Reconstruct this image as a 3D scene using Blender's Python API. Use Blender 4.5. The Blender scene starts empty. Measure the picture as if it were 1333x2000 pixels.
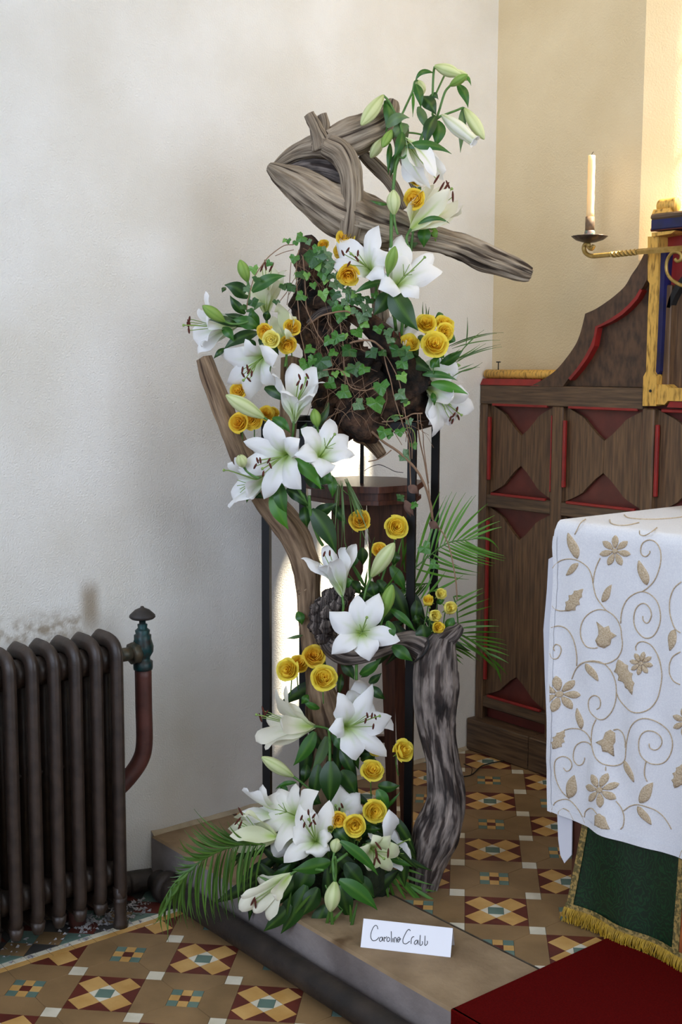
import bpy, bmesh, math, random
import numpy as np
from mathutils import Vector, Matrix, noise
rnd = random.Random(7)
S = bpy.context.scene
COL = S.collection
V3 = Vector

# ------------------------------------------------------------------ camera
F = 2386.44
CAM = V3((2.0671477, -2.20529581, 1.38831927))
CR = V3((0.63163876, 0.77525265, 0.00397533)).normalized()
CF = V3((-0.7694763, 0.62754132, -0.1187355)).normalized()
CU = CR.cross(CF).normalized()
FH = V3((CF.x, CF.y, 0)).normalized()
D0 = 3.281                       # distance to the front of the black stand
cam = bpy.data.objects.new('camera', bpy.data.cameras.new('camera'))
COL.objects.link(cam)
cam.matrix_world = Matrix(((CR.x, CU.x, -CF.x, CAM.x), (CR.y, CU.y, -CF.y, CAM.y), (CR.z, CU.z, -CF.z, CAM.z), (0, 0, 0, 1)))
cam.data.sensor_fit = 'VERTICAL'; cam.data.sensor_height = 36; cam.data.sensor_width = 24
cam.data.lens = F / 2000 * 36
cam.data.clip_start = .05
S.camera = cam

# ------------------------------------------------------------------ light
S.view_settings.view_transform = 'Standard'
try: S.view_settings.look = 'None'
except Exception: pass
S.view_settings.gamma = 1; S.view_settings.use_curve_mapping = False
S.view_settings.exposure = 0.0
w = bpy.data.worlds.new('world'); S.world = w; w.use_nodes = True
w.node_tree.nodes['Background'].inputs[0].default_value = (.72, .83, 1, 1)
w.node_tree.nodes['Background'].inputs[1].default_value = 1.3
SUND = V3((-1, -.9, -1.8)).normalized()
def light(name, kind, energy, color, loc=(0, 0, 0), direction=(0, 0, -1), sx=1, sy=1):
    l = bpy.data.lights.new(name, kind); l.energy = energy; l.color = color
    o = bpy.data.objects.new(name, l); COL.objects.link(o); o.location = loc
    o.rotation_euler = V3(direction).to_track_quat('-Z', 'Y').to_euler()
    if kind == 'AREA': l.shape = 'RECTANGLE'; l.size = sx; l.size_y = sy
    return o
sun = light('sun', 'SUN', 36, (1, .88, .68), (3, 4, 6), SUND); sun.data.angle = math.radians(1.2)
light('east_window_daylight', 'AREA', 32, (.93, .96, 1), (.27, 1.75, 2.75), (-.35, -1, -.25), .95, 2.0)
lamp = light('added_warm_fill', 'AREA', 3.4, (1, .72, .4), (1.3, -.3, 3.6), (-2.1, 1.1, -1.45), .9, .9); lamp.data.spread = math.radians(80)  # unseen warm fill, added to brighten and warm the back corner
light('south_window_daylight', 'AREA', 74, (.72, .83, 1), (3.75, -.1, 1.95), (-1, -.04, -.2), 1.9, 2.3)
light('nave_window_daylight', 'AREA', 94, (.66, .77, 1), (1.4, -4.8, 2.7), (-.3, 1, -.3), 2.2, 2.4)

# ------------------------------------------------------------------ pixel helpers (a photo pixel, put at a real distance)
K = {'A': (500, 80, 2.3804), 'B': (340, 440, 2.2217), 'C': (420, 780, 2.2217), 'D': (480, 1080, 2.8978), 'E': (300, 1460, 2.0828),
     '1': (630, 420, 4.4433), '2': (340, 480, 4.4433), '3': (420, 690, 4.4433), '4': (660, 100, 4.4433), '5': (740, 600, 6.0591),
     '6': (440, 1500, 6.665), '7': (620, 1480, 5.5542), '8': (530, 1240, 4.4433), '9': (490, 1340, 3.9206), 'c': (500, 960, 3.7028),
     'p': (780, 960, 5.2652), 'i': (540, 440, 4.1656), '0': (0, 0, 1), 'r': (900, 700, 2.499), 'q': (900, 270, 3.0785),
     'g': (1200, 500, 6.0602), 't': (1080, 280, 5.2688), 'm': (900, 920, 3.0785), 'n': (900, 700, 3.0785),
     'e': (1040, 980, 4.5495), 'f': (1040, 1280, 4.5495), 'w': (640, 1740, 2.8978), 'h': (640, 800, 5.127)}
def fx(z, x, y):
    k = K[z]; return k[0] + x / k[2], k[1] + y / k[2]
def ray(px, py): return CF + CR * ((px - 666.5) / F) - CU * ((py - 1000) / F)
def at(px, py, dd=0):
    d = ray(px, py); return CAM + d * ((D0 + dd) / d.dot(FH))
def onx(px, py, X):
    d = ray(px, py); return CAM + d * ((X - CAM.x) / d.x)
def ony(px, py, Y):
    d = ray(px, py); return CAM + d * ((Y - CAM.y) / d.y)
def onz(px, py, Z=0):
    d = ray(px, py); return CAM + d * ((Z - CAM.z) / d.z)
def proj(P):
    d = P - CAM; z = d.dot(CF); return 666.5 + F * d.dot(CR) / z, 1000 - F * d.dot(CU) / z
def zat(z, x, y, dd=0): return at(*fx(z, x, y), dd)
PXM = 727.3                      # pixels per metre at D0

# ------------------------------------------------------------------ materials
def hexc(r, g, b): return tuple((c / 255 / 12.92) if c / 255 <= .04045 else ((c / 255 + .055) / 1.055) ** 2.4 for c in (r, g, b))
MATS = {}
def mat(name, c1, c2=None, rough=.6, scale=8, stretch=(1, 1, 1), coord='Object', bump=0, bscale=None, bstretch=None, metal=0, spec=.5,
        attr=False, trans=0, detail=5, lo=.35, hi=.65, vein=0, crack=None):
    m = bpy.data.materials.new(name); m.use_nodes = True
    nt = m.node_tree; N = nt.nodes; L = nt.links
    b = N['Principled BSDF']
    b.inputs['Roughness'].default_value = rough; b.inputs['Metallic'].default_value = metal
    b.inputs['Specular IOR Level'].default_value = spec
    tc = N.new('ShaderNodeTexCoord')
    def nz(sc, st, det=detail):
        mp = N.new('ShaderNodeMapping'); mp.inputs['Scale'].default_value = st
        L.new(tc.outputs[coord], mp.inputs[0])
        n = N.new('ShaderNodeTexNoise'); n.inputs['Scale'].default_value = sc; n.inputs['Detail'].default_value = det
        L.new(mp.outputs[0], n.inputs['Vector']); return n.outputs[0]
    out = None
    if attr:
        a = N.new('ShaderNodeAttribute'); a.attribute_name = 'Col'; out = a.outputs['Color']
    elif c2 is None:
        b.inputs['Base Color'].default_value = (*c1, 1)
    else:
        rp = N.new('ShaderNodeValToRGB'); rp.color_ramp.elements[0].position = lo; rp.color_ramp.elements[1].position = hi
        rp.color_ramp.elements[0].color = (*c1, 1); rp.color_ramp.elements[1].color = (*c2, 1)
        L.new(nz(scale, stretch), rp.inputs[0]); out = rp.outputs[0]
    if crack:
        rp = N.new('ShaderNodeValToRGB'); rp.color_ramp.elements[0].position = crack[2]; rp.color_ramp.elements[1].position = crack[2] + .06
        rp.color_ramp.elements[0].color = (*crack[3], 1); rp.color_ramp.elements[1].color = (1, 1, 1, 1)
        L.new(nz(crack[0], crack[1], 3), rp.inputs[0])
        mx = N.new('ShaderNodeMixRGB'); mx.blend_type = 'MULTIPLY'; mx.inputs[0].default_value = 1
        L.new(out, mx.inputs[1]); L.new(rp.outputs[0], mx.inputs[2]); out = mx.outputs[0]
    if out: L.new(out, b.inputs['Base Color'])
    if bump:
        bp = N.new('ShaderNodeBump'); bp.inputs['Strength'].default_value = bump; bp.inputs['Distance'].default_value = .01
        L.new(nz(bscale or scale, bstretch or stretch), bp.inputs['Height']); L.new(bp.outputs[0], b.inputs['Normal'])
    if vein:
        wv = N.new('ShaderNodeTexWave'); wv.inputs['Scale'].default_value = vein; wv.bands_direction = 'X'
        L.new(tc.outputs['UV'], wv.inputs['Vector'])
        bp = N.new('ShaderNodeBump'); bp.inputs['Strength'].default_value = .05 if trans > .2 else .07; bp.inputs['Distance'].default_value = .004
        L.new(wv.outputs[1], bp.inputs['Height']); L.new(bp.outputs[0], b.inputs['Normal'])
    if trans:
        t = N.new('ShaderNodeBsdfTranslucent'); mx = N.new('ShaderNodeMixShader'); mx.inputs[0].default_value = trans
        if out: L.new(out, t.inputs[0])
        else: t.inputs[0].default_value = (*c1, 1)
        L.new(b.outputs[0], mx.inputs[1]); L.new(t.outputs[0], mx.inputs[2]); L.new(mx.outputs[0], N['Material Output'].inputs[0])
    MATS[name] = m
    return m
H = hexc
M_plaster = mat('plaster', H(227, 223, 213), H(238, 236, 230), .85, 3, bump=.38, bscale=210, detail=6)
def stain(m):       # scorched streaks on the wall above the radiator and by its valve
    nt = m.node_tree; N = nt.nodes; L = nt.links; b = N['Principled BSDF']; src = b.inputs['Base Color'].links[0].from_socket
    tc = N.new('ShaderNodeTexCoord'); sp = N.new('ShaderNodeSeparateXYZ'); L.new(tc.outputs['Object'], sp.inputs[0])
    def rng(sock, a, b_, c, d):
        r = N.new('ShaderNodeMapRange'); r.inputs[1].default_value = a; r.inputs[2].default_value = b_; r.inputs[3].default_value = c; r.inputs[4].default_value = d
        r.interpolation_type = 'SMOOTHSTEP'; L.new(sock, r.inputs[0]); return r.outputs[0]
    def mul(*q):
        o = q[0]
        for k in q[1:]:
            n = N.new('ShaderNodeMath'); n.operation = 'MULTIPLY'; L.new(o, n.inputs[0]); L.new(k, n.inputs[1]); o = n.outputs[0]
        return o
    ns = N.new('ShaderNodeTexNoise'); ns.inputs['Scale'].default_value = 26; ns.inputs['Detail'].default_value = 4; L.new(tc.outputs['Object'], ns.inputs[0])
    nz_ = rng(ns.outputs[0], .36, .66, 0, 1)
    a = mul(rng(sp.outputs[2], .58, .66, 0, 1), rng(sp.outputs[2], .66, .74, 1, 0), rng(sp.outputs[1], -.60, -.64, 0, .75), nz_)
    c = mul(rng(sp.outputs[2], .60, .70, 0, 1), rng(sp.outputs[2], .74, .81, 1, 0), rng(sp.outputs[1], -.66, -.62, 0, .7), rng(sp.outputs[1], -.61, -.57, 1, 0))
    mx_ = N.new('ShaderNodeMath'); mx_.operation = 'MAXIMUM'; L.new(a, mx_.inputs[0]); L.new(c, mx_.inputs[1])
    mix = N.new('ShaderNodeMixRGB'); L.new(mx_.outputs[0], mix.inputs[0]); L.new(src, mix.inputs[1]); mix.inputs[2].default_value = (*H(136, 112, 74), 1)
    L.new(mix.outputs[0], b.inputs['Base Color'])
stain(M_plaster)
M_plasterb = mat('plaster_warm_light', H(218, 198, 158), H(228, 210, 172), .85, 3, bump=.3, bscale=170, detail=6)  # back wall plaster, yellowed so its colour carries the corner's warm light
M_grout = mat('grout', H(95, 84, 68), H(60, 52, 42), .9, 20)
M_buff = mat('tile_buff', H(122, 96, 63), H(144, 114, 77), .5, 9, bump=.05, bscale=200)
M_yel = mat('tile_yellow', H(182, 138, 74), H(202, 160, 96), .5, 14, bump=.05, bscale=200)
M_red = mat('tile_red', H(82, 33, 24), H(100, 43, 31), .5, 14, bump=.05, bscale=200)
M_grn = mat('tile_green', H(84, 108, 98), H(102, 124, 112), .5, 14, bump=.05, bscale=200)
M_wht = mat('tile_white', H(200, 192, 170), H(220, 212, 192), .5, 14, bump=.05, bscale=200)
M_tdark = mat('tile_dark', H(52, 50, 48), H(66, 62, 58), .55, 14)
M_stone = mat('step_stone', H(128, 106, 80), H(160, 136, 106), .75, 7, bump=.25, bscale=60, crack=(5, (1, 1, 1), .3, H(190, 180, 170)), spec=.2)
M_stonef = mat('step_stone_face', H(112, 102, 98), H(148, 138, 134), .8, 5, bump=.3, bscale=40)
M_iron = mat('radiator_brown', H(46, 36, 30), H(62, 49, 41), .45, 30, bump=.08, bscale=150)
M_pipe = mat('pipe_brown', H(30, 24, 20), H(52, 42, 35), .6, 14, bump=.2, bscale=60)
M_redpipe = mat('pipe_red', H(72, 40, 34), H(94, 54, 46), .5, 20)
M_verd = mat('verdigris', H(20, 70, 72), H(52, 48, 44), .45, 40, metal=.4)
M_wheel = mat('valve_wheel', H(40, 36, 34), H(56, 50, 46), .6, 30)
M_brass = mat('old_brass', H(62, 66, 58), H(96, 84, 66), .45, 60, metal=.4)
M_oak = mat('dark_oak', H(74, 53, 36), H(114, 85, 57), .5, 5, stretch=(22, 22, 1.5), bump=.12, bscale=6, bstretch=(30, 30, 1.5))
M_oakh = mat('dark_oak_rail', H(66, 49, 35), H(106, 82, 58), .5, 5, stretch=(1.5, 22, 22), bump=.12, bscale=6, bstretch=(1.5, 30, 30))
M_oakd = mat('dark_oak_brace', H(58, 40, 28), H(94, 68, 47), .5, 5, stretch=(12, 12, 5), bump=.1, bscale=6)
M_redp = mat('red_paint', H(150, 32, 26), H(126, 28, 24), .5, 20)
M_maroon = mat('maroon_paint', H(84, 30, 24), H(104, 40, 32), .5, 12, bump=.05)
M_gilt = mat('gilding', H(120, 84, 30), H(224, 176, 84), .42, 40, stretch=(3, 3, .6), metal=.25, lo=.28, hi=.52, bump=.15)
M_blue = mat('blue_paint', H(20, 26, 84), H(16, 20, 60), .5, 20)
M_wrought = mat('gilt_iron', H(150, 122, 60), H(176, 146, 82), .38, 60, metal=.5)
M_pan = mat('bronze_pan', H(66, 56, 50), H(90, 76, 66), .4, 50, metal=.6)
M_wax = mat('wax', H(250, 226, 176), None, .45, trans=.25)
M_sock = mat('candle_socket', H(140, 112, 82), H(96, 78, 60), .6, 60)
M_sockg = mat('socket_patina', H(150, 130, 120), H(40, 120, 110), .4, 90, metal=.4, lo=.5, hi=.62)
M_black = mat('black', H(20, 18, 17), None, .7)
M_blackm = mat('black_steel', H(13, 12, 12), H(19, 17, 17), .45, 30, spec=.3)
M_linen = mat('white_linen', H(228, 228, 232), H(238, 238, 240), .85, 300, bump=.12, bscale=500)
M_under = mat('white_undercloth', H(232, 232, 240), None, .85, trans=.1)
M_embr = mat('tan_embroidery', H(196, 172, 138), H(216, 196, 166), .85, 300, bump=.5, bscale=260, lo=.42, hi=.58)
M_green = mat('green_damask', H(5, 32, 15), H(12, 54, 26), .5, 16, lo=.47, hi=.53, detail=3, bump=.08)
def damask(m, dark, lit):      # woven rosettes: rings round scattered centres
    nt = m.node_tree; N = nt.nodes; L = nt.links; tc = N.new('ShaderNodeTexCoord')
    mp = N.new('ShaderNodeMapping'); mp.inputs['Scale'].default_value = (1, .05, .8); L.new(tc.outputs['Object'], mp.inputs[0])
    ds = N.new('ShaderNodeTexNoise'); ds.inputs['Scale'].default_value = 55; L.new(mp.outputs[0], ds.inputs['Vector'])
    ad = N.new('ShaderNodeMixRGB'); ad.inputs[0].default_value = .035; L.new(mp.outputs[0], ad.inputs[1]); L.new(ds.outputs[1], ad.inputs[2])
    vo = N.new('ShaderNodeTexVoronoi'); vo.inputs['Scale'].default_value = 13; vo.inputs['Randomness'].default_value = .35; L.new(ad.outputs[0], vo.inputs['Vector'])
    mu = N.new('ShaderNodeMath'); mu.operation = 'MULTIPLY'; mu.inputs[1].default_value = 58; L.new(vo.outputs[0], mu.inputs[0])
    sn = N.new('ShaderNodeMath'); sn.operation = 'SINE'; L.new(mu.outputs[0], sn.inputs[0])
    rp = N.new('ShaderNodeValToRGB'); rp.color_ramp.elements[0].position = .35; rp.color_ramp.elements[1].position = .65
    rp.color_ramp.elements[0].color = (*dark, 1); rp.color_ramp.elements[1].color = (*lit, 1); L.new(sn.outputs[0], rp.inputs[0])
    L.new(rp.outputs[0], N['Principled BSDF'].inputs['Base Color'])
damask(M_green, H(7, 34, 15), H(14, 56, 26))
M_braid = mat('gold_braid', H(160, 132, 72), H(96, 84, 44), .6, 120, lo=.45, hi=.55, bump=.3)
M_fringe = mat('gold_fringe', H(190, 152, 38), H(150, 116, 24), .5, 60)
M_carpet = mat('red_carpet', H(92, 8, 6), H(76, 6, 5), .95, 260, bump=.35, bscale=420, spec=.05)
M_card = mat('white_card', H(240, 240, 246), None, .8)
M_ink = mat('black_ink', H(14, 14, 18), None, .5)
M_mahog = mat('mahogany', H(64, 34, 24), H(92, 52, 36), .4, 6, stretch=(20, 20, 1.5))
M_silver = mat('silver_driftwood', H(104, 88, 70), H(184, 168, 146), .85, 1, stretch=(26, 2.2, 1), coord='UV', bump=.9, bscale=1, bstretch=(48, 2.6, 1), crack=(1, (15, 1.1, 1), .36, (.14, .11, .09)), lo=.3, hi=.66, detail=7)
M_brown = mat('brown_driftwood', H(96, 74, 54), H(158, 132, 104), .85, 1, stretch=(18, 2.2, 1), coord='UV', bump=.6, bscale=1, bstretch=(40, 2.6, 1), crack=(1, (11, .8, 1), .33, (.25, .19, .15)), detail=7)
M_vine = mat('dark_vine_wood', H(62, 53, 49), H(168, 154, 144), .8, 1, stretch=(24, 3.4, 1), coord='UV', bump=1, bscale=1, bstretch=(40, 5, 1), crack=(1, (15, 2.2, 1),   .43, (.2, .16, .15)), lo=.36, hi=.74, detail=7)
M_bark = mat('mossy_bark', H(26, 18, 14), H(112, 80, 58), .95, 34, bump=1, bscale=90, detail=9, lo=.38, hi=.78, crack=(7, (1, 1, 1), .42, (.25, .24, .16)))
M_petal = mat('lily_petal', (1, 1, 1), rough=.5, attr=True, trans=.22, spec=.3, vein=4)
M_bud = mat('lily_bud_skin', (1, 1, 1), rough=.45, attr=True, trans=.1, spec=.35)
M_rosep = mat('rose_petal', (1, 1, 1), rough=.55, attr=True, trans=.36, spec=.25)
M_leaf = mat('leaf_green', (1, 1, 1), rough=.36, attr=True, trans=.12, spec=.45, vein=5)
M_blade = mat('palm_green', (1, 1, 1), rough=.4, attr=True, trans=.12, spec=.45)
M_stem = mat('stem_green', H(62, 104, 40), H(92, 134, 60), .5, 20, coord='UV')
M_pist = mat('pistil_green', H(140, 168, 84), None, .5, trans=.1)
M_anth = mat('anther_rust', H(96, 40, 20), H(70, 28, 18), .85, 200)
M_ivystem = mat('ivy_stem', H(112, 82, 62), H(156, 126, 98), .75, 20, coord='UV', stretch=(1, 40, 1))
M_straw = mat('dry_straw', H(170, 150, 104), None, .8)
M_foam = mat('filler_dark_green', H(22, 34, 16), H(38, 48, 22), .95, 40, bump=.8, bscale=60)
M_rubble = mat('plaster_rubble', H(120, 116, 116), H(176, 172, 172), .9, 20)
M_skirt = mat('rough_mortar', H(166, 150, 124), H(190, 174, 146), .95, 12, bump=.8, bscale=50)

# ------------------------------------------------------------------ object helpers
def mk(name, V, Fc, m, parent=None, loc=None, smooth=True, uv=None, col=None, auto=None):
    """one mesh object; vertices are world positions, stored relative to the thing's base"""
    base = loc if loc is not None else (V3(parent['base']) if parent is not None else V3((0, 0, 0)))
    me = bpy.data.meshes.new(name)
    me.from_pydata([(v[0] - base[0], v[1] - base[1], v[2] - base[2]) for v in V], [], Fc)
    if isinstance(m, (list, tuple)):
        for q in m: me.materials.append(q)
    else: me.materials.append(m)
    if smooth: me.polygons.foreach_set('use_smooth', [True] * len(me.polygons))
    if uv:
        l = me.uv_layers.new(name='UVMap')
        idx = np.empty(len(me.loops), dtype=np.int32); me.loops.foreach_get('vertex_index', idx)
        l.data.foreach_set('uv', np.asarray(uv, dtype=np.float32)[idx].ravel())
    if col:
        a = me.color_attributes.new('Col', 'FLOAT_COLOR', 'POINT')
        c = np.ones((len(V), 4), dtype=np.float32); c[:, :3] = col; a.data.foreach_set('color', c.ravel())
    me.update()
    o = bpy.data.objects.new(name, me); COL.objects.link(o)
    if parent is not None: o.parent = parent; o['base'] = list(base)
    else: o.location = base; o['base'] = list(base)
    return o
def tag(o, label, cat, group=None):
    o['label'] = label; o['category'] = cat
    if group: o['group'] = group
    return o
def thing(name, label, cat, loc, group=None):
    o = bpy.data.objects.new(name, None); COL.objects.link(o); o.location = loc; o['base'] = list(loc)
    o.empty_display_size = .05
    return tag(o, label, cat, group)
def struct(o): o['kind'] = 'structure'; return o

def join(parts):
    V, Fc, U = [], [], []
    for p in parts:
        n = len(V); V += list(p[0]); Fc += [tuple(i + n for i in f) for f in p[1]]
        if len(p) > 2: U += list(p[2])
    return (V, Fc, U) if len(U) == len(V) else (V, Fc)
def box(x0, x1, y0, y1, z0, z1, bev=.003):
    bm = bmesh.new(); bmesh.ops.create_cube(bm, size=1)
    for v in bm.verts: v.co = V3(((x0 + x1) / 2 + v.co.x * (x1 - x0), (y0 + y1) / 2 + v.co.y * (y1 - y0), (z0 + z1) / 2 + v.co.z * (z1 - z0)))
    if bev: bmesh.ops.bevel(bm, geom=bm.edges[:], offset=bev, segments=1, affect='EDGES', clamp_overlap=True)
    bm.verts.index_update()
    r = ([v.co.copy() for v in bm.verts], [tuple(v.index for v in f.verts) for f in bm.faces]); bm.free(); return r
def prism(poly, d, inset=0):
    """polygon (world points, front) extruded by vector d (to the back)"""
    n = len(poly); P = [V3(p) for p in poly]; V = P + [p + d for p in P]
    Fc = [tuple(range(n)), tuple(range(2 * n - 1, n - 1, -1))] + [(i, n + i, n + (i + 1) % n, (i + 1) % n) for i in range(n)]
    return V, Fc
def catmull(P, n):
    P = [np.array(p, float) for p in P]; out = []
    Q = [2 * P[0] - P[1]] + P + [2 * P[-1] - P[-2]]
    for i in range(1, len(Q) - 2):
        for k in range(n):
            t = k / n
            out.append(.5 * (2 * Q[i] + (Q[i + 1] - Q[i - 1]) * t + (2 * Q[i - 1] - 5 * Q[i] + 4 * Q[i + 1] - Q[i + 2]) * t * t + (3 * Q[i] - Q[i - 1] - 3 * Q[i + 1] + Q[i + 2]) * t ** 3))
    out.append(P[-1]); return out
def tube(pts, rad, seg=8, sub=4, cap=True, ridge=0, lump=0, k=7, fq=9, seed=0, twist=0, flat=1, groove=.0):
    """tube through pts with radii; optional grooves running along it and lumps"""
    R = rad if isinstance(rad, (list, tuple)) else [rad] * len(pts)
    Q = catmull([(*p, r) for p, r in zip(pts, R)], sub) if sub > 1 and len(pts) > 1 else [np.array((*p, r)) for p, r in zip(pts, R)]
    P = [V3(q[:3]) for q in Q]; R = [max(q[3], 1e-4) for q in Q]
    n = len(P); V, U, Fc = [], [], []
    T = [(P[min(i + 1, n - 1)] - P[max(i - 1, 0)]).normalized() for i in range(n)]
    a = CF.copy() if abs(T[0].dot(CF)) < .9 else V3((0, 0, 1))
    N = (a - T[0] * a.dot(T[0])).normalized(); s = 0
    for i in range(n):
        if i: N = (N - T[i] * N.dot(T[i])).normalized(); s += (P[i] - P[i - 1]).length
        B = T[i].cross(N)
        for j in range(seg + 1):
            th = 2 * math.pi * (j % seg) / seg
            c, sn = math.cos(th), math.sin(th); r = R[i]
            if ridge:
                w = 1.6 * noise.noise(V3((c * 1.3, sn * 1.3, s * fq * .35 + seed)))
                q = noise.noise(V3((c * k * .45, sn * k * .45, s * fq * .3 + seed + w)))
                q = 1 - 2 * abs(q)
                r *= 1 + ridge * (q - .35)
            if lump: r *= 1 + lump * noise.noise(V3((c * .9, sn * .9, s * fq + seed * 3.1))) + lump * .45 * noise.noise(V3((c * 2.4, sn * 2.4, s * fq * 2.6 + seed * 1.7)))
            V.append(P[i] + (N * c * flat + B * sn) * r); U.append((j / seg, s * 4))
    for i in range(n - 1):
        for j in range(seg):
            b = i * (seg + 1) + j; Fc.append((b, b + 1, b + seg + 2, b + seg + 1))
    if cap:
        for i, fl in ((0, 1), (n - 1, 0)):
            c = len(V); V.append(P[i] + T[i] * (R[i] * .25 * (-1 if fl else 1))); U.append((.5, U[i * (seg + 1)][1]))
            for j in range(seg):
                b = i * (seg + 1) + j; Fc.append((c, b + 1, b) if fl else (c, b, b + 1))
    return V, Fc, U
def lathe(prof, c, axis=V3((0, 0, 1)), seg=20, flute=0, nfl=10):
    """profile [(r, h)] turned about axis at c"""
    axis = V3(axis).normalized(); a = V3((1, 0, 0)) if abs(axis.x) < .8 else V3((0, 1, 0))
    X = (a - axis * a.dot(axis)).normalized(); Y = axis.cross(X); V, Fc, U = [], [], []
    for i, (r, h) in enumerate(prof):
        for j in range(seg):
            th = 2 * math.pi * j / seg; q = r * (1 + flute * math.cos(nfl * th) * (i / len(prof)))
            V.append(V3(c) + axis * h + (X * math.cos(th) + Y * math.sin(th)) * q); U.append((j / seg, h))
    for i in range(len(prof) - 1):
        for j in range(seg):
            k = (j + 1) % seg; Fc.append((i * seg + j, i * seg + k, (i + 1) * seg + k, (i + 1) * seg + j))
    for i, fl in ((0, 1), (len(prof) - 1, 0)):
        if prof[i][0] > 1e-4: f = tuple(i * seg + j for j in range(seg)); Fc.append(f[::-1] if fl else f)
    return V, Fc, U
def put(name, geo, m, parent=None, loc=None, **kw):
    return mk(name, geo[0], geo[1], m, parent, loc, uv=(geo[2] if len(geo) > 2 else None), **kw)

# ------------------------------------------------------------------ setting: walls, step, floors
ZL = -.1349
wl = [(-1, y, z) for y, z in ((-6, ZL), (1.0, ZL), (1.0, 4.3), (-6, 4.3))]
struct(put('wall_left', prism(wl, V3((-.3, 0, 0))), M_plaster, smooth=False))
# east wall with a deep splayed three-light window above the reredos (it lets the daylight in; its unseen lights are placed for the sun strips)
YB, YO = .99, 1.5
WX0, WX1, WZ0, WZ1 = -.375, .92, 1.72, 3.95
OX0, OX1 = -.1, .70
parts = [box(-1.3, WX0, YB, YO + .1, ZL, 4.3, 0), box(WX1, 4.1, YB, YO + .1, ZL, 4.3, 0), box(WX0, WX1, YB, YO + .1, ZL, WZ0, 0), box(WX0, WX1, YB, YO + .1, WZ1, 4.3, 0)]
for xa, xb in ((WX0, OX0), (WX1, OX1)):
    q = [V3((xa, YB, WZ0)), V3((xb, YO, WZ0)), V3((xb, YO + .1, WZ0)), V3((xa, YO + .1, WZ0))]
    if xa > xb: q = q[::-1]
    parts.append(prism(q, V3((0, 0, WZ1 - WZ0))))
struct(put('wall_back', join(parts), M_plasterb, smooth=False))
wf = struct(put('window_1', join([box(OX0, OX1, YO + .02, YO + .1, WZ0, 2.0, 0), box(OX0, OX1, YO + .02, YO + .1, 3.78, WZ1, 0)]), M_stone, smooth=False))
def lancet_bar(x0, x1, xa, xb):       # unseen stone shaped to cut the sun into strips, widening at the pointed heads
    pts = [(x0, 2.0)] + [(x1, 2.0)] + [(x1, 3.3)] + [(x1 + (xb - x1) * t * t, 3.3 + .48 * t) for t in (.3, .55, .8, 1)] + [(x0 - (x0 - xa) * t * t, 3.3 + .48 * t) for t in (1, .8, .55, .3)] + [(x0, 3.3)]
    return prism([V3((x, YO + .02, z)) for x, z in pts], V3((0, .03, 0)))
lights_ = [(OX0 + .01, .18), (.244, .478), (.538, .684)]
mids = [(a + b) / 2 for a, b in lights_]
edges = [OX0 - .005, lights_[0][0], lights_[0][1], lights_[1][0], lights_[1][1], lights_[2][0], lights_[2][1], OX1 + .005]
for x0, x1, xa, xb in ((edges[0], edges[1], edges[0], mids[0]), (edges[2], edges[3], mids[0], mids[1]), (edges[4], edges[5], mids[1], mids[2]), (edges[6], edges[7], mids[2], edges[7])):
    put('sun_strip_mullion', lancet_bar(x0, x1, xa, xb), M_stone, wf, smooth=False)
for a, b in lights_:
    put('glazing_bar', join([box(a, b, YO + .03, YO + .04, z - .006, z + .006, 0) for z in (2.3, 2.6, 2.9, 3.2)]), M_blackm, wf, smooth=False)
struct(put('ceiling', box(-1.3, 4.1, -6, 1.6, 4.3, 4.4, 0), M_plaster, smooth=False))
struct(put('wall_right', box(3.9, 4.1, -6, 1.0, ZL, 4.3, 0), M_plaster, smooth=False))

YS0, YS1 = -.433, -.143          # stone step, front and back edge
st = struct(put('stone_step', box(-.999, 3.9, YS0 + .001, YS1, ZL, 0, .006), [M_stone, M_stonef], smooth=False))
for p_ in st.data.polygons: p_.material_index = 1 if p_.normal.y < -.8 else 0
# floors: slab of grout with individual tiles bedded in it
A_, W_ = .16, .16 * .25185; P_ = A_ + W_
SQ = math.sqrt(.5)
def cell_tiles(i, j):
    """tiles of lattice cell (i, j) as (kind, polygon) in lattice metres"""
    cx, cy = i * P_, j * P_; a = A_ / 2; out = []
    if (i + j) % 2 == 0:
        q = a / 2
        for sx in (-1, 1):
            for sy in (-1, 1):
                ox, oy = sx * q, sy * q
                out.append(('yellow', [(ox + q, oy), (ox, oy + q), (ox - q, oy), (ox, oy - q)]))
                out.append(('red', [(sx * a, sy * a), (sx * a, sy * q), (sx * q, sy * a)]))
        for s in (-1, 1):
            out.append(('red', [(s * a, -q), (s * a, q), (s * q, 0)])); out.append(('red', [(-q, s * a), (q, s * a), (0, s * q)]))
        h = q / 2
        out.append(('green', [(-h, -h), (h, -h), (h, h), (-h, h)]))
        for s in (-1, 1):
            out.append(('white', [(s * q, 0), (s * h, h), (s * h, -h)])); out.append(('white', [(0, s * q), (h, s * h), (-h, s * h)]))
    else:
        c = A_ * .243; b = a + W_
        for r in range(4):
            R = lambda p: (p[0], p[1]) if r == 0 else ((-p[1], p[0]) if r == 1 else ((-p[0], -p[1]) if r == 2 else (p[1], -p[0])))
            out.append(('buff', [R(p) for p in ((-c, c), (c, c), (a, a), (a, b), (-a, b), (-a, a))]))
            out.append(('white', [R(p) for p in ((a, a), (b, a), (b, b), (a, b))]))
        d = c * 2 / 3
        for u in (-1, 0, 1):
            for v in (-1, 0, 1):
                k = 'red' if u == v == 0 else ('green' if u and v else 'yellow')
                out.append((k, [(u * d - d / 2, v * d - d / 2), (u * d + d / 2, v * d - d / 2), (u * d + d / 2, v * d + d / 2), (u * d - d / 2, v * d + d / 2)]))
    return [(k, [(x + cx, y + cy) for x, y in p]) for k, p in out]
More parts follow.
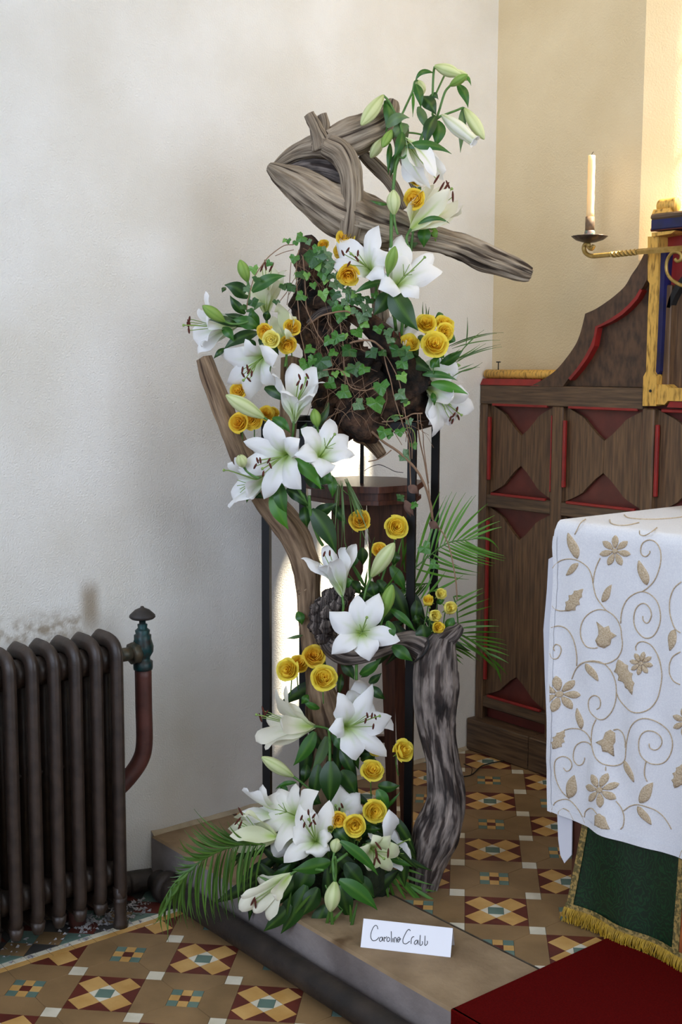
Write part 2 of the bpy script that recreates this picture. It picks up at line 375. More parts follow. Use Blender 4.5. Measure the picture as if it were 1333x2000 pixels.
def clip(poly, nx, ny, c):       # keep nx*x + ny*y >= c
    out = []
    for i in range(len(poly)):
        p, q = poly[i], poly[(i + 1) % len(poly)]
        dp, dq = nx * p[0] + ny * p[1] - c, nx * q[0] + ny * q[1] - c
        if dp >= 0: out.append(p)
        if dp * dq < 0:
            t = dp / (dp - dq); out.append((p[0] + (q[0] - p[0]) * t, p[1] + (q[1] - p[1]) * t))
    return out
def area(p): return .5 * sum(p[i][0] * p[(i + 1) % len(p)][1] - p[(i + 1) % len(p)][0] * p[i][1] for i in range(len(p)))
TM = {'buff': M_buff, 'yellow': M_yel, 'red': M_red, 'green': M_grn, 'white': M_wht, 'dark': M_tdark}
def tile_geo(poly, z, lift):
    if area(poly) < 0: poly = poly[::-1]
    n = len(poly); cx = sum(p[0] for p in poly) / n; cy = sum(p[1] for p in poly) / n
    rr = math.sqrt(abs(area(poly))); s1 = 1 - .0012 / rr; s0 = 1 - .0007 / rr
    V = [V3((cx + (x - cx) * s1, cy + (y - cy) * s1, z + lift)) for x, y in poly] + [V3((cx + (x - cx) * s0, cy + (y - cy) * s0, z + lift - .0012)) for x, y in poly] + [V3((cx + (x - cx) * s0, cy + (y - cy) * s0, z - .006)) for x, y in poly]
    Fc = [tuple(range(n))]
    for k in (0, n): Fc += [(k + i, k + n + i, k + n + (i + 1) % n, k + (i + 1) % n) for i in range(n)]
    return V, Fc
def lay(floor, tiles, z, cap):
    """the tiles that show largest are parts, the rest one joined part"""
    seen, rest = [], []
    for k, p in tiles:
        if len(p) < 3 or abs(area(p)) < 2e-6: continue
        c = V3((sum(q[0] for q in p) / len(p), sum(q[1] for q in p) / len(p), z)); d = c - CAM
        x, y = proj(c) if d.dot(CF) > .1 else (-999, -999)
        vis = -30 < x < 1363 and 1400 < y < 2030
        if z == 0 and vis: vis = 800 < x < 1150 or (x > 1085 and y > 1600 and x < 1200) or (690 < x <= 800 and 1480 < y < 1640)
        if z < 0 and vis: vis = x < 700
        sz = abs(area(p)) * abs(d.normalized().z) / d.length_squared
        (seen if vis else rest).append((sz, k, p))
    seen.sort(key=lambda t: -t[0]); rest += seen[cap:]; seen = seen[:cap]
    for sz, k, p in seen: put('tile', tile_geo(p, z, rnd.uniform(-.0003, .0003)), TM[k], floor, smooth=False)
    keys = list(TM); V, Fc, MI = [], [], []
    for sz, k, p in rest:
        g = tile_geo(p, z, 0); n = len(V); V += g[0]; Fc += [tuple(i + n for i in f) for f in g[1]]; MI += [keys.index(k)] * len(g[1])
    if V:
        o = mk('tile_field', V, Fc, [TM[k] for k in keys], floor, smooth=False); o.data.polygons.foreach_set('material_index', MI); o['kind'] = 'stuff'
def to_world(p, off=(0, 0), ang=0):
    c, s = math.cos(ang), math.sin(ang); u, v = c * p[0] - s * p[1] + off[0], s * p[0] + c * p[1] + off[1]
    return ((u - v) * SQ, (u + v) * SQ)
def field(off, ang, limits, rx, ry):
    T = []
    for i in range(-26, 27):
        for j in range(-26, 27):
            c = to_world((i * P_, j * P_), off, ang)
            if not (rx[0] - .3 < c[0] < rx[1] + .3 and ry[0] - .3 < c[1] < ry[1] + .3): continue
            for k, p in cell_tiles(i, j):
                # each white square belongs to one octagon cell only
                q = [to_world(t, off, ang) for t in p]
                for L in limits:
                    q = clip(q, *L)
                    if len(q) < 3: break
                if len(q) >= 3: T.append((k, q))
    return T
def dedupe(T):
    seen, out = set(), []
    for k, p in T:
        if k == 'white' or 1:
            key = (k, round(sum(q[0] for q in p) / len(p), 3), round(sum(q[1] for q in p) / len(p), 3))
            if key in seen: continue
            seen.add(key)
        out.append((k, p))
    return out
fl_up = struct(put('floor', box(-.999, 3.9, YS1 + .001, .99, ZL, -.0014, 0), M_grout, smooth=False))
lay(fl_up, dedupe(field((0, 0), 0, [(0, 1, YS1 + .003), (1, 0, -.996), (0, -1, -.985), (-1, 0, -1.6)], (-1, 1.6), (YS1, .99))), 0, 295)
fl_lo = struct(put('floor', box(-.999, 3.9, -6, YS0, ZL - .1, ZL - .0014, 0), M_grout, smooth=False))
XBD = -.737
T = dedupe(field((-5.95267 * A_, -1.69422 * A_), -.0107056, [(0, -1, -(YS0 - .003)), (1, 0, XBD + .001), (0, 1, -2.2), (-1, 0, -1.2)], (XBD, 1.2), (-2.2, YS0)))
y = YS0 - .006
while y > -2.2:                  # border along the wall: buff strip, white strip, then dark diagonals
    T.append(('yellow', [(XBD, y), (XBD, y - .062), (XBD - .021, y - .062), (XBD - .021, y)]))
    for h in (0, .031): T.append(('white', [(XBD - .022, y - h), (XBD - .022, y - h - .0305), (XBD - .043, y - h - .0305), (XBD - .043, y - h)]))
    y -= .0625
k = 0; y = YS0 - .006
while y > -2.2:
    x1, x0 = XBD - .045, XBD - .255
    T += [('green' if k % 2 else 'dark', [(x1, y), (x1, y - .1), (x1 - .05, y - .05)]), ('red', [(x1, y - .1), (x1 - .05, y - .05), (x1 - .1, y - .1), (x1 - .05, y - .15)]),
          ('buff', [(x1, y), (x1 - .05, y - .05), (x1 - .1, y), (x1 - .05, y + .05)] if y + .05 < YS0 else [(x1, y), (x1 - .05, y - .05), (x1 - .1, y)]),
          ('dark' if k % 2 else 'green', [(x1 - .05, y - .05), (x1 - .1, y - .1), (x1 - .15, y - .05), (x1 - .1, y)]),
          ('dark', [(x1 - .15, y - .05), (x1 - .1, y - .1), (x1 - .2, y - .1)]), ('red', [(x1 - .15, y - .05), (x1 - .1, y), (x1 - .2, y)]),
          ('buff', [(x1 - .15, y - .05), (x1 - .2, y - .1), (x1 - .2, y)])]
    y -= .1; k += 1
lay(fl_lo, T, ZL, 295)
# low mortar fillet where the left wall meets the sanctuary floor
sk = [(-1, -.43 + i * .04, 0) for i in range(36)]
V, Fc = [], []
for i, (x, y, z) in enumerate(sk):
    j = .006 * noise.noise(V3((y * 20, 0, 0)))
    V += [V3((-.999, y, .010 + j)), V3((-.994, y, .006 + j)), V3((-.984 + j, y, .0005))]
for i in range(len(sk) - 1):
    for q in (0, 1): Fc.append((i * 3 + q, i * 3 + q + 1, i * 3 + q + 4, i * 3 + q + 3))
struct(mk('baseboard_left', V, Fc, M_skirt))

# ------------------------------------------------------------------ radiator, valve, pipes, rubble
RB = V3((-.81, -.9, ZL))
rad = thing('radiator', 'brown cast iron column radiator standing against the white wall', 'radiator', RB)
def rrect(x0, x1, z0, z1, rf, rr, n=6):
    out = []
    for cx, cz, r, a0 in ((x1 - rf, z1 - rf, rf, 0), (x0 + rr, z1 - rr, rr, 90), (x0 + rr, z0 + rr, rr, 180), (x1 - rf, z0 + rf, rf, 270)):
        out += [(cx + r * math.cos(math.radians(a0 + 90 * i / n)), cz + r * math.sin(math.radians(a0 + 90 * i / n))) for i in range(n + 1)]
    return out
def loop_tube(y, path, ry, rx, seg=14):
    """closed flattened tube in the XZ plane with a ridge down its middle"""
    n = len(path); V, Fc = [], []
    for i, (x, z) in enumerate(path):
        a, b = path[(i - 1) % n], path[(i + 1) % n]; t = V3((b[0] - a[0], 0, b[1] - a[1])).normalized(); nr = V3((t.z, 0, -t.x))
        for j in range(seg):
            th = 2 * math.pi * j / seg; c, s = math.cos(th), math.sin(th)
            rr = 1 + (.10 if j == 0 else 0) - (.05 if j in (1, seg - 1) else 0)
            V.append(V3((x, y, z)) + nr * (rx * c * rr) + V3((0, ry * s * rr, 0)))
    for i in range(n):
        for j in range(seg):
            k = (j + 1) % seg; m_ = (i + 1) % n; Fc.append((i * seg + j, i * seg + k, m_ * seg + k, m_ * seg + j))
    return V, Fc
for k in range(13):
    yc = -.6585 - k * .0602
    g = [loop_tube(yc, rrect(-.888, -.773, -.055, .655, .036, .03), .0165, .022)]
    g.append(tube([(-.83, yc, -.02), (-.83, yc, .62)], .016, 10, 1))
    for z in (.6, .005): g.append(lathe([(.034, -.0302), (.038, -.02), (.038, .02), (.034, .0302)], (-.83, yc, z), (0, 1, 0), 18))
    g.append(lathe([(.0, -.083), (.012, -.082), (.017, -.07), (.02, -.05)], (-.776, yc, 0), (0, 0, 1), 12))
    for z in (.33,): g.append(lathe([(.008, -.0302), (.008, .0302)], (-.83, yc, z), (0, 1, 0), 10))
    if k in (0, 12):
        for x in (-.776, -.885): g.append(lathe([(.021, ZL), (.02, ZL + .012), (.016, ZL + .03), (.019, -.05), (.021, -.02)], (x, yc, 0), (0, 0, 1), 12))
    put('section', join([q[:2] for q in g]), M_iron, rad)
VX, VY = -.83, -.545
val = thing('radiator_valve', 'verdigris brass radiator valve with round black hand wheel', 'valve', (VX, VY, .57))
put('valve_body', lathe([(.026, .555), (.027, .56), (.027, .578), (.02, .582), (.02, .59), (.029, .605), (.03, .62), (.024, .64), (.024, .652), (.019, .655), (.021, .665), (.017, .668), (.013, .672), (.014, .682), (.009, .684), (.009, .70)], (VX, VY, 0), seg=16), M_verd, val)
put('union_nut', join([lathe([(.019, 0), (.019, .054)], (VX, VY - .082, .605), (0, 1, 0), 16)[:2], lathe([(.03, 0), (.031, .004), (.031, .02), (.028, .024)], (VX, VY - .038, .605), (0, 1, 0), 8)[:2]]), M_brass, val)
put('hand_wheel', lathe([(.006, .70), (.03, .697), (.036, .702), (.035, .708), (.02, .722), (.006, .728), (.004, .732), (0, .733)], (VX, VY, 0), seg=24), M_wheel, val)
rp = [V3((VX, VY, .556)), V3((VX, VY, .45)), V3((VX, VY, .345)), V3((VX - .005, VY - .012, .295)), V3((VX - .015, VY - .045, .25)), V3((VX - .025, VY - .09, .21)), V3((VX - .03, VY - .16, .15)), V3((VX - .03, VY - .2, .0)), V3((VX - .03, VY - .2, ZL))]
tag(put('riser_pipe', tube(rp, .0235, 16, 5), M_redpipe, loc=V3((VX, VY - .2, ZL))), 'red brown bent pipe rising to the radiator valve', 'pipe')
PR = .034; pz = ZL + PR + .001
hp = thing('heating_pipe', 'thick dark heating pipe along the foot of the stone step', 'pipe', (-.4, YS0 - .037, ZL))
put('pipe_run', tube([(-.90, YS0 - .037, pz), (-.3, YS0 - .037, pz), (.28, YS0 - .037, pz)], PR, 20, 6), M_pipe, hp)
put('collar', lathe([(PR, 0), (PR + .012, .004), (PR + .013, .03), (PR, .036)], (-.86, YS0 - .037, pz), (1, 0, 0), 22), M_pipe, hp)
wp = thing('wall_pipe', 'dark heating pipe with bolted collars along the wall behind the radiator', 'pipe', (-.94, -.9, ZL))
put('pipe_run', tube([(-.945, -2.4, pz), (-.945, -1.2, pz), (-.945, -.62, pz), (-.94, -.53, pz), (-.92, -.475, pz)], PR - .002, 20, 5), M_pipe, wp)
for y in (-.63, -1.5): put('collar', lathe([(PR, 0), (PR + .011, .004), (PR + .011, .022), (PR, .026)], (-.945, y, pz), (0, 1, 0), 22), M_pipe, wp)
V, Fc = [], []
for i in range(420):
    c = V3((rnd.uniform(-.89, -.8), rnd.uniform(-.76, -.52), ZL + .002)) if i < 250 else V3((rnd.uniform(-.88, -.76), rnd.uniform(-1.3, -.6), ZL + .001))
    if c.x > -.845 and c.y > -.54: continue
    s = rnd.uniform(.002, .006); n = len(V)
    V += [c + V3((rnd.uniform(-s, s), rnd.uniform(-s, s), 0)) + V3(q) * s for q in ((1, 0, 0), (-.5, .9, 0), (-.5, -.9, 0), (rnd.uniform(-.3, .3), 0, 1.1))]
    Fc += [(n, n + 1, n + 3), (n + 1, n + 2, n + 3), (n + 2, n, n + 3)]
o = tag(mk('plaster_debris', V, Fc, M_rubble, smooth=False), 'crumbs of fallen plaster on the tiles beside the pipes', 'debris'); o['kind'] = 'stuff'

# ------------------------------------------------------------------ reredos
YF = .93
rer = thing('reredos', 'dark oak altar screen with red chamfers and gilded posts behind the altar', 'altar screen', (-.2, YF, 0))
def pY(z, pts, Y=YF): return [ony(*fx(z, x, y), Y) for x, y in pts]
def ext(name, z, pts, y0, y1, m, parent=rer, smooth=False):
    P = [V3((p.x, y0, p.z)) for p in pY(z, pts, y0)]
    return put(name, prism(P, V3((0, y1 - y0, 0))), m, parent, smooth=smooth)
def xz(name, pts, y0, y1, m, parent=rer):
    return put(name, prism([V3((x, y0, z)) for x, z in pts], V3((0, y1 - y0, 0))), m, parent, smooth=False)
def X(z, x, y, Y=YF): return ony(*fx(z, x, y), Y).x
def Z(z, x, y, Y=YF): return ony(*fx(z, x, y), Y).z
zr1, zr0 = Z('n', 600, 168), Z('n', 600, 290)            # top rail
zm1, zm0 = Z('m', 400, 165), Z('m', 400, 245)            # middle rail
zb1, zb0 = Z('r', 240, 1684), Z('r', 240, 1700) - .03    # bottom rail
xl0, xl1 = -.998, -.962
xm0, xm1 = X('n', 546, 400), X('n', 612, 400)            # muntin
xp0, xp1 = X('n', 1096, 400), X('n', 1168, 400)          # post
pitch = (xp0 + xp1) / 2 - (xm0 + xm1) / 2
put('back_board', box(xl0, 1.4, .962, .986, .1, zr1, 0), M_maroon, rer, smooth=False)
put('stile', box(xl0, xl1, YF, .962, .11, zr0 - .0005, .003), M_oak, rer, smooth=False)
posts = [xp0 + (i * pitch) for i in range(0, 5)]
put('muntin', box(xm0, xm1, YF + .002, .962, .11, zr0, .003), M_oak, rer, smooth=False)
for x in posts: put('post', box(x, x + (xp1 - xp0), YF - .006, .962, .11, zr0 + .004, .004), M_oak, rer, smooth=False)
put('top_rail', box(xl0, xp0 - .003, YF, .962, zr0, zr1, .003), M_oakh, rer, smooth=False)
spans = [(xl1, xm0), (xm1, xp0)] + [(posts[i] + xp1 - xp0, posts[i + 1]) for i in range(4)]
for a, b in spans:
    put('middle_rail', box(a - .002, b + .002, YF + .004, .962, zm0, zm1, .003), M_oakh, rer, smooth=False)
    put('bottom_rail', box(a - .002, b + .002, YF + .004, .962, zb0, zb1, .003), M_oakh, rer, smooth=False)
    e = .022
    def cham(x0, x1, z0, z1): put('red_chamfer', box(x0, x1, YF - .0005, YF + .012, z0, z1, .002), M_redp, rer, smooth=False)
    cham(a + e, b - e, zr0 - .006, zr0 + .004); cham(a + e, b - e, zm1 - .003, zm1 + .006); cham(a + e, b - e, zb1 - .002, zb1 + .007)
    cham(a + .002, a + .013, zm1 + .05, zr0 - .045); cham(b - .003, b + .001, zm1 + .03, zr0 - .03); cham(a + .002, a + .013, zb1 + .06, zm0 - .05)
    # fretted oak panels with cusped points, red ground behind
    mid = (a + b) / 2; hw = (b - a) / 2
    def ogee(zc, s, k):        # half outline from corner to apex
        return [(1, 0), (.78, .14), (.60, .27), (.50, .36), (.44, .46), (.34, .60), (.18, .82), (0, 1)]
    for z0, z1, hgt, hb in ((zm1, zr0, .105, .108), (zb1, zm0, .105, .095)):
        top = [(mid - hw * u, z1 - hgt * v) for u, v in ogee(0, 0, 0)] + [(mid + hw * u, z1 - hgt * v) for u, v in ogee(0, 0, 0)[::-1][1:]]
        bot = [(mid + hw * u, z0 + hb * v) for u, v in ogee(0, 0, 0)] + [(mid - hw * u, z0 + hb * v) for u, v in ogee(0, 0, 0)[::-1][1:]]
        # two boards meeting at a joint in the middle
        n = 8
        L = top[:n] + [(mid, z0 + hb)] + bot[n:]
        Rr = [(mid, z1 - hgt)] + top[n:] + bot[:n - 1] + [(mid, z0 + hb)]
        L = [(x - (.0006 if abs(x - mid) < 1e-6 else 0), z) for x, z in L]; Rr = [(x + (.0006 if abs(x - mid) < 1e-6 else 0), z) for x, z in Rr]
        xz('fretted_board', L, .948, .961, M_oak); xz('fretted_board', Rr, .948, .961, M_oak)
put('plinth', join([box(-.998, -.70, .888, .987, 0, .118, .004), box(-.698, 1.4, .888, .987, 0, .118, .004)]), M_oakh, rer, smooth=False)
# top mouldings on the low left part
za = zr1
put('red_capping', prism([V3((xl0, YF - .001, za)), V3((xl0, YF + .012, za + .022)), V3((xl0, .98, za + .022)), V3((xl0, .98, za))], V3((X('n', 430, 165) + .03 - xl0, 0, 0))), M_redp, rer, smooth=False)
put('gilt_roll', tube([(xl0 + .008, .955, za + .038), (-.8, .955, za + .038), (X('n', 560, 110), .955, za + .038)], .0165, 12, 1), M_gilt, rer)
# curved cusped brace with its red chamfer and board
outer = [(415, 1494), (500, 1448), (570, 1398), (630, 1330), (690, 1245), (718, 1180), (735, 1120), (750, 1055), (810, 1028), (870, 990), (930, 945), (990, 888), (1030, 820), (1065, 770), (1095, 715), (1118, 662)]
inner = [(1126, 800), (1122, 850), (1085, 915), (1050, 960), (1010, 1005), (960, 1050), (900, 1088), (850, 1118), (812, 1133), (803, 1190), (785, 1245), (745, 1320), (700, 1385), (655, 1440), (615, 1494)]
def smooth2(L, cusp):
    a = [tuple(q) for q in catmull(L[:cusp + 1], 4)]; b = [tuple(q) for q in catmull(L[cusp:], 4)]; return a + b[1:]
outer = smooth2(outer, 7); inner = [inner[0]] + smooth2(inner[1:], 7)
ext('curved_brace', 'q', outer + [(1135, 655)] + inner, YF, .968, M_oakd)
brd = [(1130, 860)] + [(x - 6, y - 4) for x, y in inner[1:]] + [(1100, 1496), (1118, 1400)]
ext('brace_board', 'q', brd, .952, .97, M_oakd)
rc = [(1080, 905), (1050, 955), (1010, 1000), (960, 1046), (900, 1085), (850, 1115), (811, 1131), (802, 1190), (783, 1245), (743, 1320), (698, 1385), (648, 1443)]
rc2 = [(660, 1456), (716, 1390), (762, 1325), (803, 1250), (824, 1140), (858, 1126), (910, 1102), (972, 1062), (1024, 1014), (1066, 965), (1092, 916)]
ext('red_chamfer', 'q', rc + rc2, YF - .004, .952, M_redp)
# gilded post with stop chamfers, its blue strip, gilt rail
gp = [(400, -230), (530, -230), (527, 0), (520, 300), (505, 640), (480, 1200), (470, 1368), (505, 1430), (497, 1775), (338, 1775), (347, 1428), (380, 1368), (400, 700), (420, 325), (400, 290)]
ext('gilded_post', 'g', gp, YF - .016, .97, M_gilt)
ext('peg', 'g', [(414, 1590), (428, 1578), (444, 1590), (444, 1606), (428, 1616), (414, 1606)], YF - .0175, YF, M_black)
ext('blue_strip', 'g', [(545, -60), (620, -60), (600, 200), (575, 800), (545, 1360), (520, 1400), (474, 1370), (490, 1000), (520, 300)], YF - .005, .965, M_blue)
gx = X('g', 500, 1600, YF - .016)
zg1, zg0 = Z('g', 600, 1545, YF - .016), Z('g', 600, 1745, YF - .016)
xz('gilded_rail', [(gx, zg1 + .006), (gx + .03, zg1 + .006), (gx + .045, zg1 - .004), (1.3, zg1 - .004), (1.3, zg0 + .008), (gx + .042, zg0 + .008), (gx + .03, zg0 - .004), (gx, zg0 - .004)], YF - .014, .962, M_gilt)
xz('red_chamfer', [(gx + .035, zg0 - .012), (1.3, zg0 - .012), (1.3, zg0 + .006), (gx + .045, zg0 + .006)], YF - .008, .962, M_redp)
# recess of the tall central part: dark oak ground, red upper field, dark arch, cornice
zt = Z('t', 1100, 900, YF - .02)
put('recess_board', box(gx - .03, 1.3, .966, .984, zg0, zt, 0), M_oak, rer, smooth=False)
put('inner_stile', box(X('g', 560, 900), X('g', 640, 900), YF + .01, .968, zg1, zt - .16, .003), M_oak, rer, smooth=False)
ao = [(622, 610), (650, 500), (690, 410), (740, 320), (806, 240), (950, 130), (1150, 60), (1500, 30)]; ai = [(1500, 120), (1170, 150), (985, 220), (850, 300), (785, 370), (735, 450), (692, 540), (662, 615)]
ext('arch_moulding', 'g', ao + ai, YF + .01, .966, M_black)
P = pY('g', ao, YF + .03)
xz('red_field', [(p.x, p.z) for p in P] + [(P[-1].x, zt), (P[0].x - .004, zt)], YF + .03, .966, M_redp)
cz = [Z('t', 1010, y, YF - .04) for y in (965, 915, 890, 860, 800, 770)]
cx = X('t', 1003, 850, YF - .04)
put('cornice', box(cx, 1.3, YF - .04, .985, cz[2] - .004, cz[5], .006), M_blue, rer, smooth=False)
put('cornice_ledge', box(cx + .002, 1.3, YF - .045, .985, cz[5] - .006, cz[5] + .012, .005), M_oakh, rer, smooth=False)
put('cornice_bead', tube([(cx, YF - .032, (cz[1] + cz[2]) / 2 + .004), (.4, YF - .032, (cz[1] + cz[2]) / 2 + .004), (1.3, YF - .032, (cz[1] + cz[2]) / 2 + .004)], .0055, 10, 1), M_maroon, rer)
xz('gilded_block', [(cx, cz[0] + .002), (cx + .07, cz[0] + .006), (cx + .085, cz[1]), (cx, cz[1])], YF - .03, .97, M_gilt)
fa, fb = X('t', 1015, 770, YF - .03), X('t', 1185, 760, YF - .03)
fz0, fz1, fz2 = Z('t', 1100, 765, YF - .03), Z('t', 1100, 670, YF - .03), Z('t', 1100, 595, YF - .03)
put('finial_base', prism([V3((fa, YF - .035, fz0)), V3((fa, YF + .045, fz0)), V3((fa, YF + .03, fz1)), V3((fa, YF - .02, fz1))], V3((fb - fa, 0, 0))), M_gilt, rer, smooth=False)
put('finial_roll', lathe([(.0, -.0), (.020, .0), (.022, .004), (.022, fb - fa - .004), (.02, fb - fa), (0, fb - fa)], (fa + .006, YF + .005, (fz1 + fz2) / 2), (1, 0, 0), 18), M_gilt, rer)
tag(put('iron_nail', join([q[:2] for q in (tube([V3((X('n', 203, 95), .95, za + .05)), V3((X('n', 203, 95), .95, za + .078))], .002, 6, 1), lathe([(.008, 0), (.008, .004)], (X('n', 203, 95), .95, za + .078), seg=8))]), M_black, loc=V3((X('n', 203, 95), .95, za + .05))), 'small bent iron nail standing in the ledge of the altar screen', 'nail')

# ------------------------------------------------------------------ candle bracket and candle
YC = .86
brk = thing('candle_bracket', 'gilded wrought iron bracket with twisted arm and scrolls holding the candle', 'bracket', ony(1285, 490, YC))
def cp(z, pts): return [ony(*fx(z, x, y), YC) for x, y in pts]
arm = cp('t', [(425, 1050), (405, 1082), (375, 1070), (372, 1040), (345, 1035), (325, 1065), (330, 1110), (360, 1145), (410, 1160), (520, 1152), (610, 1143)])
put('scrolled_end', tube(arm, .0075, 6, 4), M_wrought, brk)
tw = []
a0, a1 = arm[-1], cp('t', [(875, 1115)])[0]
ns = 44
V, Fc = [], []
for i in range(ns + 1):
    t = i / ns; c = a0.lerp(a1, t); th0 = t * math.pi * 3.2
    for j in range(4):
        th = th0 + j * math.pi / 2 + .6; V.append(c + V3((0, math.cos(th), math.sin(th))) * .0105)
for i in range(ns):
    for j in range(4): Fc.append((i * 4 + j, i * 4 + (j + 1) % 4, i * 4 + 4 + (j + 1) % 4, i * 4 + 4 + j))
put('twisted_bar', (V, Fc), M_wrought, brk, smooth=False)
e1 = cp('t', [(1333, 1082)])[0]; e2 = a1 + (e1 - a1) * 1.6
put('arm', join([q[:2] for q in (tube([a1, e1, e2], .009, 4, 2), tube([e2, V3((e2.x + .01, YF + .03, e2.z))], .009, 4, 1))]), M_wrought, brk, smooth=False)
sc = cp('t', [(1262, 1190), (1285, 1212), (1318, 1200), (1325, 1150), (1290, 1118), (1240, 1122), (1195, 1170), (1172, 1250), (1180, 1330), (1215, 1390), (1270, 1432), (1333, 1465), (1420, 1490)])
put('scroll', tube(sc, .0055, 6, 5), M_wrought, brk)
pc = ony(*fx('t', 380, 1018), YC)
put('drip_pan', lathe([(.006, -.002), (.02, 0), (.042, .007), (.055, .017), (.056, .019), (.04, .012), (.012, .006)], pc, seg=48, flute=.05, nfl=16), M_pan, brk)
put('socket', lathe([(.0145, .034), (.0145, .078), (.0125, .078)], pc, seg=18), M_sock, brk)
put('socket_ring', lathe([(.013, .006), (.0165, .012), (.0165, .032), (.0145, .036)], pc, seg=18), M_sockg, brk)
cb = pc + V3((0, 0, .074))
ht = (ony(*fx('t', 385, 130), YC) - pc).z - .074
cd = thing('candle', 'cream wax altar candle with a black wick in the bracket', 'candle', cb)
cs = []
for i in range(13):
    t = i / 12; cs.append((.0118 + .0006 * math.sin(i * 2.1) - .0007 * t, ht * t))
put('wax', lathe([(0, 0)] + cs + [(.009, ht + .001), (.004, ht - .002), (0, ht - .002)], cb, seg=20), M_wax, cd)
put('wick', tube([cb + V3((0, 0, ht - .003)), cb + V3((0, 0, ht + .005)), cb + V3((.004, .003, ht + .012))], .0011, 6, 3), M_black, cd)

# ------------------------------------------------------------------ altar, its cloths, carpet
ZT = 1.012
alt = thing('altar', 'dark wooden altar table beneath the white cloth', 'altar', (.7, .4, 0))
put('body', box(.135, 1.5, .125, .62, 0, .96, .006), M_mahog, alt, smooth=False)
put('top_slab', box(.10, 1.54, .112, .66, .96, ZT - .004, .004), M_mahog, alt, smooth=False)
def cf(x, z):                    # fold depth of the hanging front
    k = min(1, max(0, (1.0 - z) / .5))
    return .1 - max(-.004, k * (.007 * math.sin(x * 21 + 2.2 * math.sin(z * 5)) + .005 * math.sin(x * 47 + z * 7) + .014 * noise.noise(V3((x * 5, z * 3.2, 3))) + .004 * noise.noise(V3((x * 16, z * 11, 7)))))
XE = [(1.01, .083), (.95, .072), (.9, .077), (.85, .078), (.75, .076), (.62, .083), (.5, .078), (.4, .07), (.33, .072), (.262, .076)]
def xe(z):
    for (za_, xa), (zb_, xb) in zip(XE, XE[1:]):
        if z >= zb_: t = min(1, max(0, (za_ - z) / (za_ - zb_))); return xa + (xb - xa) * t
    return XE[-1][1]
ZBOT = .263
clo = thing('altar_cloth', 'white linen altar cloth with tan embroidered vines and flowers', 'altar cloth', (.7, .3, ZT))
rows = []
for y in (.64, .5, .35, .22, .15, .125): rows.append(('t', y, ZT + .001))
for a in (20, 45, 70): rows.append(('c', .125 - .024 * math.sin(math.radians(a)), ZT + .001 - .024 * (1 - math.cos(math.radians(a)))))
nz_ = 40
for i in range(nz_ + 1): rows.append(('f', 0, ZT - .024 - (ZT - .024 - ZBOT) * i / nz_))
nx_ = 90; V, U, Fc = [], [], []
for kind, y, z in rows:
    for j in range(nx_ + 1):
        t = j / nx_; x0 = xe(z) if kind == 'f' else .08 + (0 if kind == 'c' else .004)
        x = x0 + (1.45 - x0) * t ** 1.6
        if kind == 'f':
            zz = z + .004 * math.sin(x * 16) * ((ZT - z) / .7) + .012 * (x - .08) * ((ZT - z) / .75); V.append(V3((x, cf(x, z) - .001, zz)))
        else: V.append(V3((x, y, z - (.004 if j == 0 else 0))))
        U.append((x, z))
for i in range(len(rows) - 1):
    for j in range(nx_): b = i * (nx_ + 1) + j; Fc.append((b, b + 1, b + nx_ + 2, b + nx_ + 1))
o = mk('cloth', V, Fc, M_linen, clo, uv=U)
sd = o.modifiers.new('thickness', 'SOLIDIFY'); sd.thickness = .0016; sd.offset = 1
SHX = [0]
def on_cloth(z, x, y, lift=.0022):
    px, py = fx(z, x, y)
    P = ony(px, py, .1); P.x += SHX[0]; P.z = max(P.z, ZBOT + .004 + .012 * (P.x - .08))
    if P.z > ZT - .006: P = onz(px, py, ZT + .001); P.x += SHX[0]; return V3((P.x, P.y, ZT + .001 + lift))
    return V3((P.x, cf(P.x, P.z) - .001 - lift, P.z))
hb = [(x, ZBOT + .012 * (x - .08) + .004 * math.sin(x * 16) * .98) for x in [.078 + .0133 * i for i in range(100)]]
hv = []
for i, (x, z) in enumerate(hb): hv += [V3((x, cf(x, z) - .0032, z - .001)), V3((x, cf(x, z + .018) - .0036, z + .018 + .001 * math.sin(i * 2.2)))]
put('bottom_hem', (hv, [(2 * i, 2 * i + 2, 2 * i + 3, 2 * i + 1) for i in range(99)]), M_linen, clo)
sv = []
for i in range(50):
    z = ZBOT + .002 + i * (.97 - ZBOT) / 49; x = xe(z); sv += [V3((x, cf(x, z) - .0032, z)), V3((x + .014 + .0012 * math.sin(i * 1.9), cf(x + .014, z) - .0036, z))]
put('side_hem', (sv, [(2 * i, 2 * i + 1, 2 * i + 3, 2 * i + 2) for i in range(49)]), M_linen, clo)
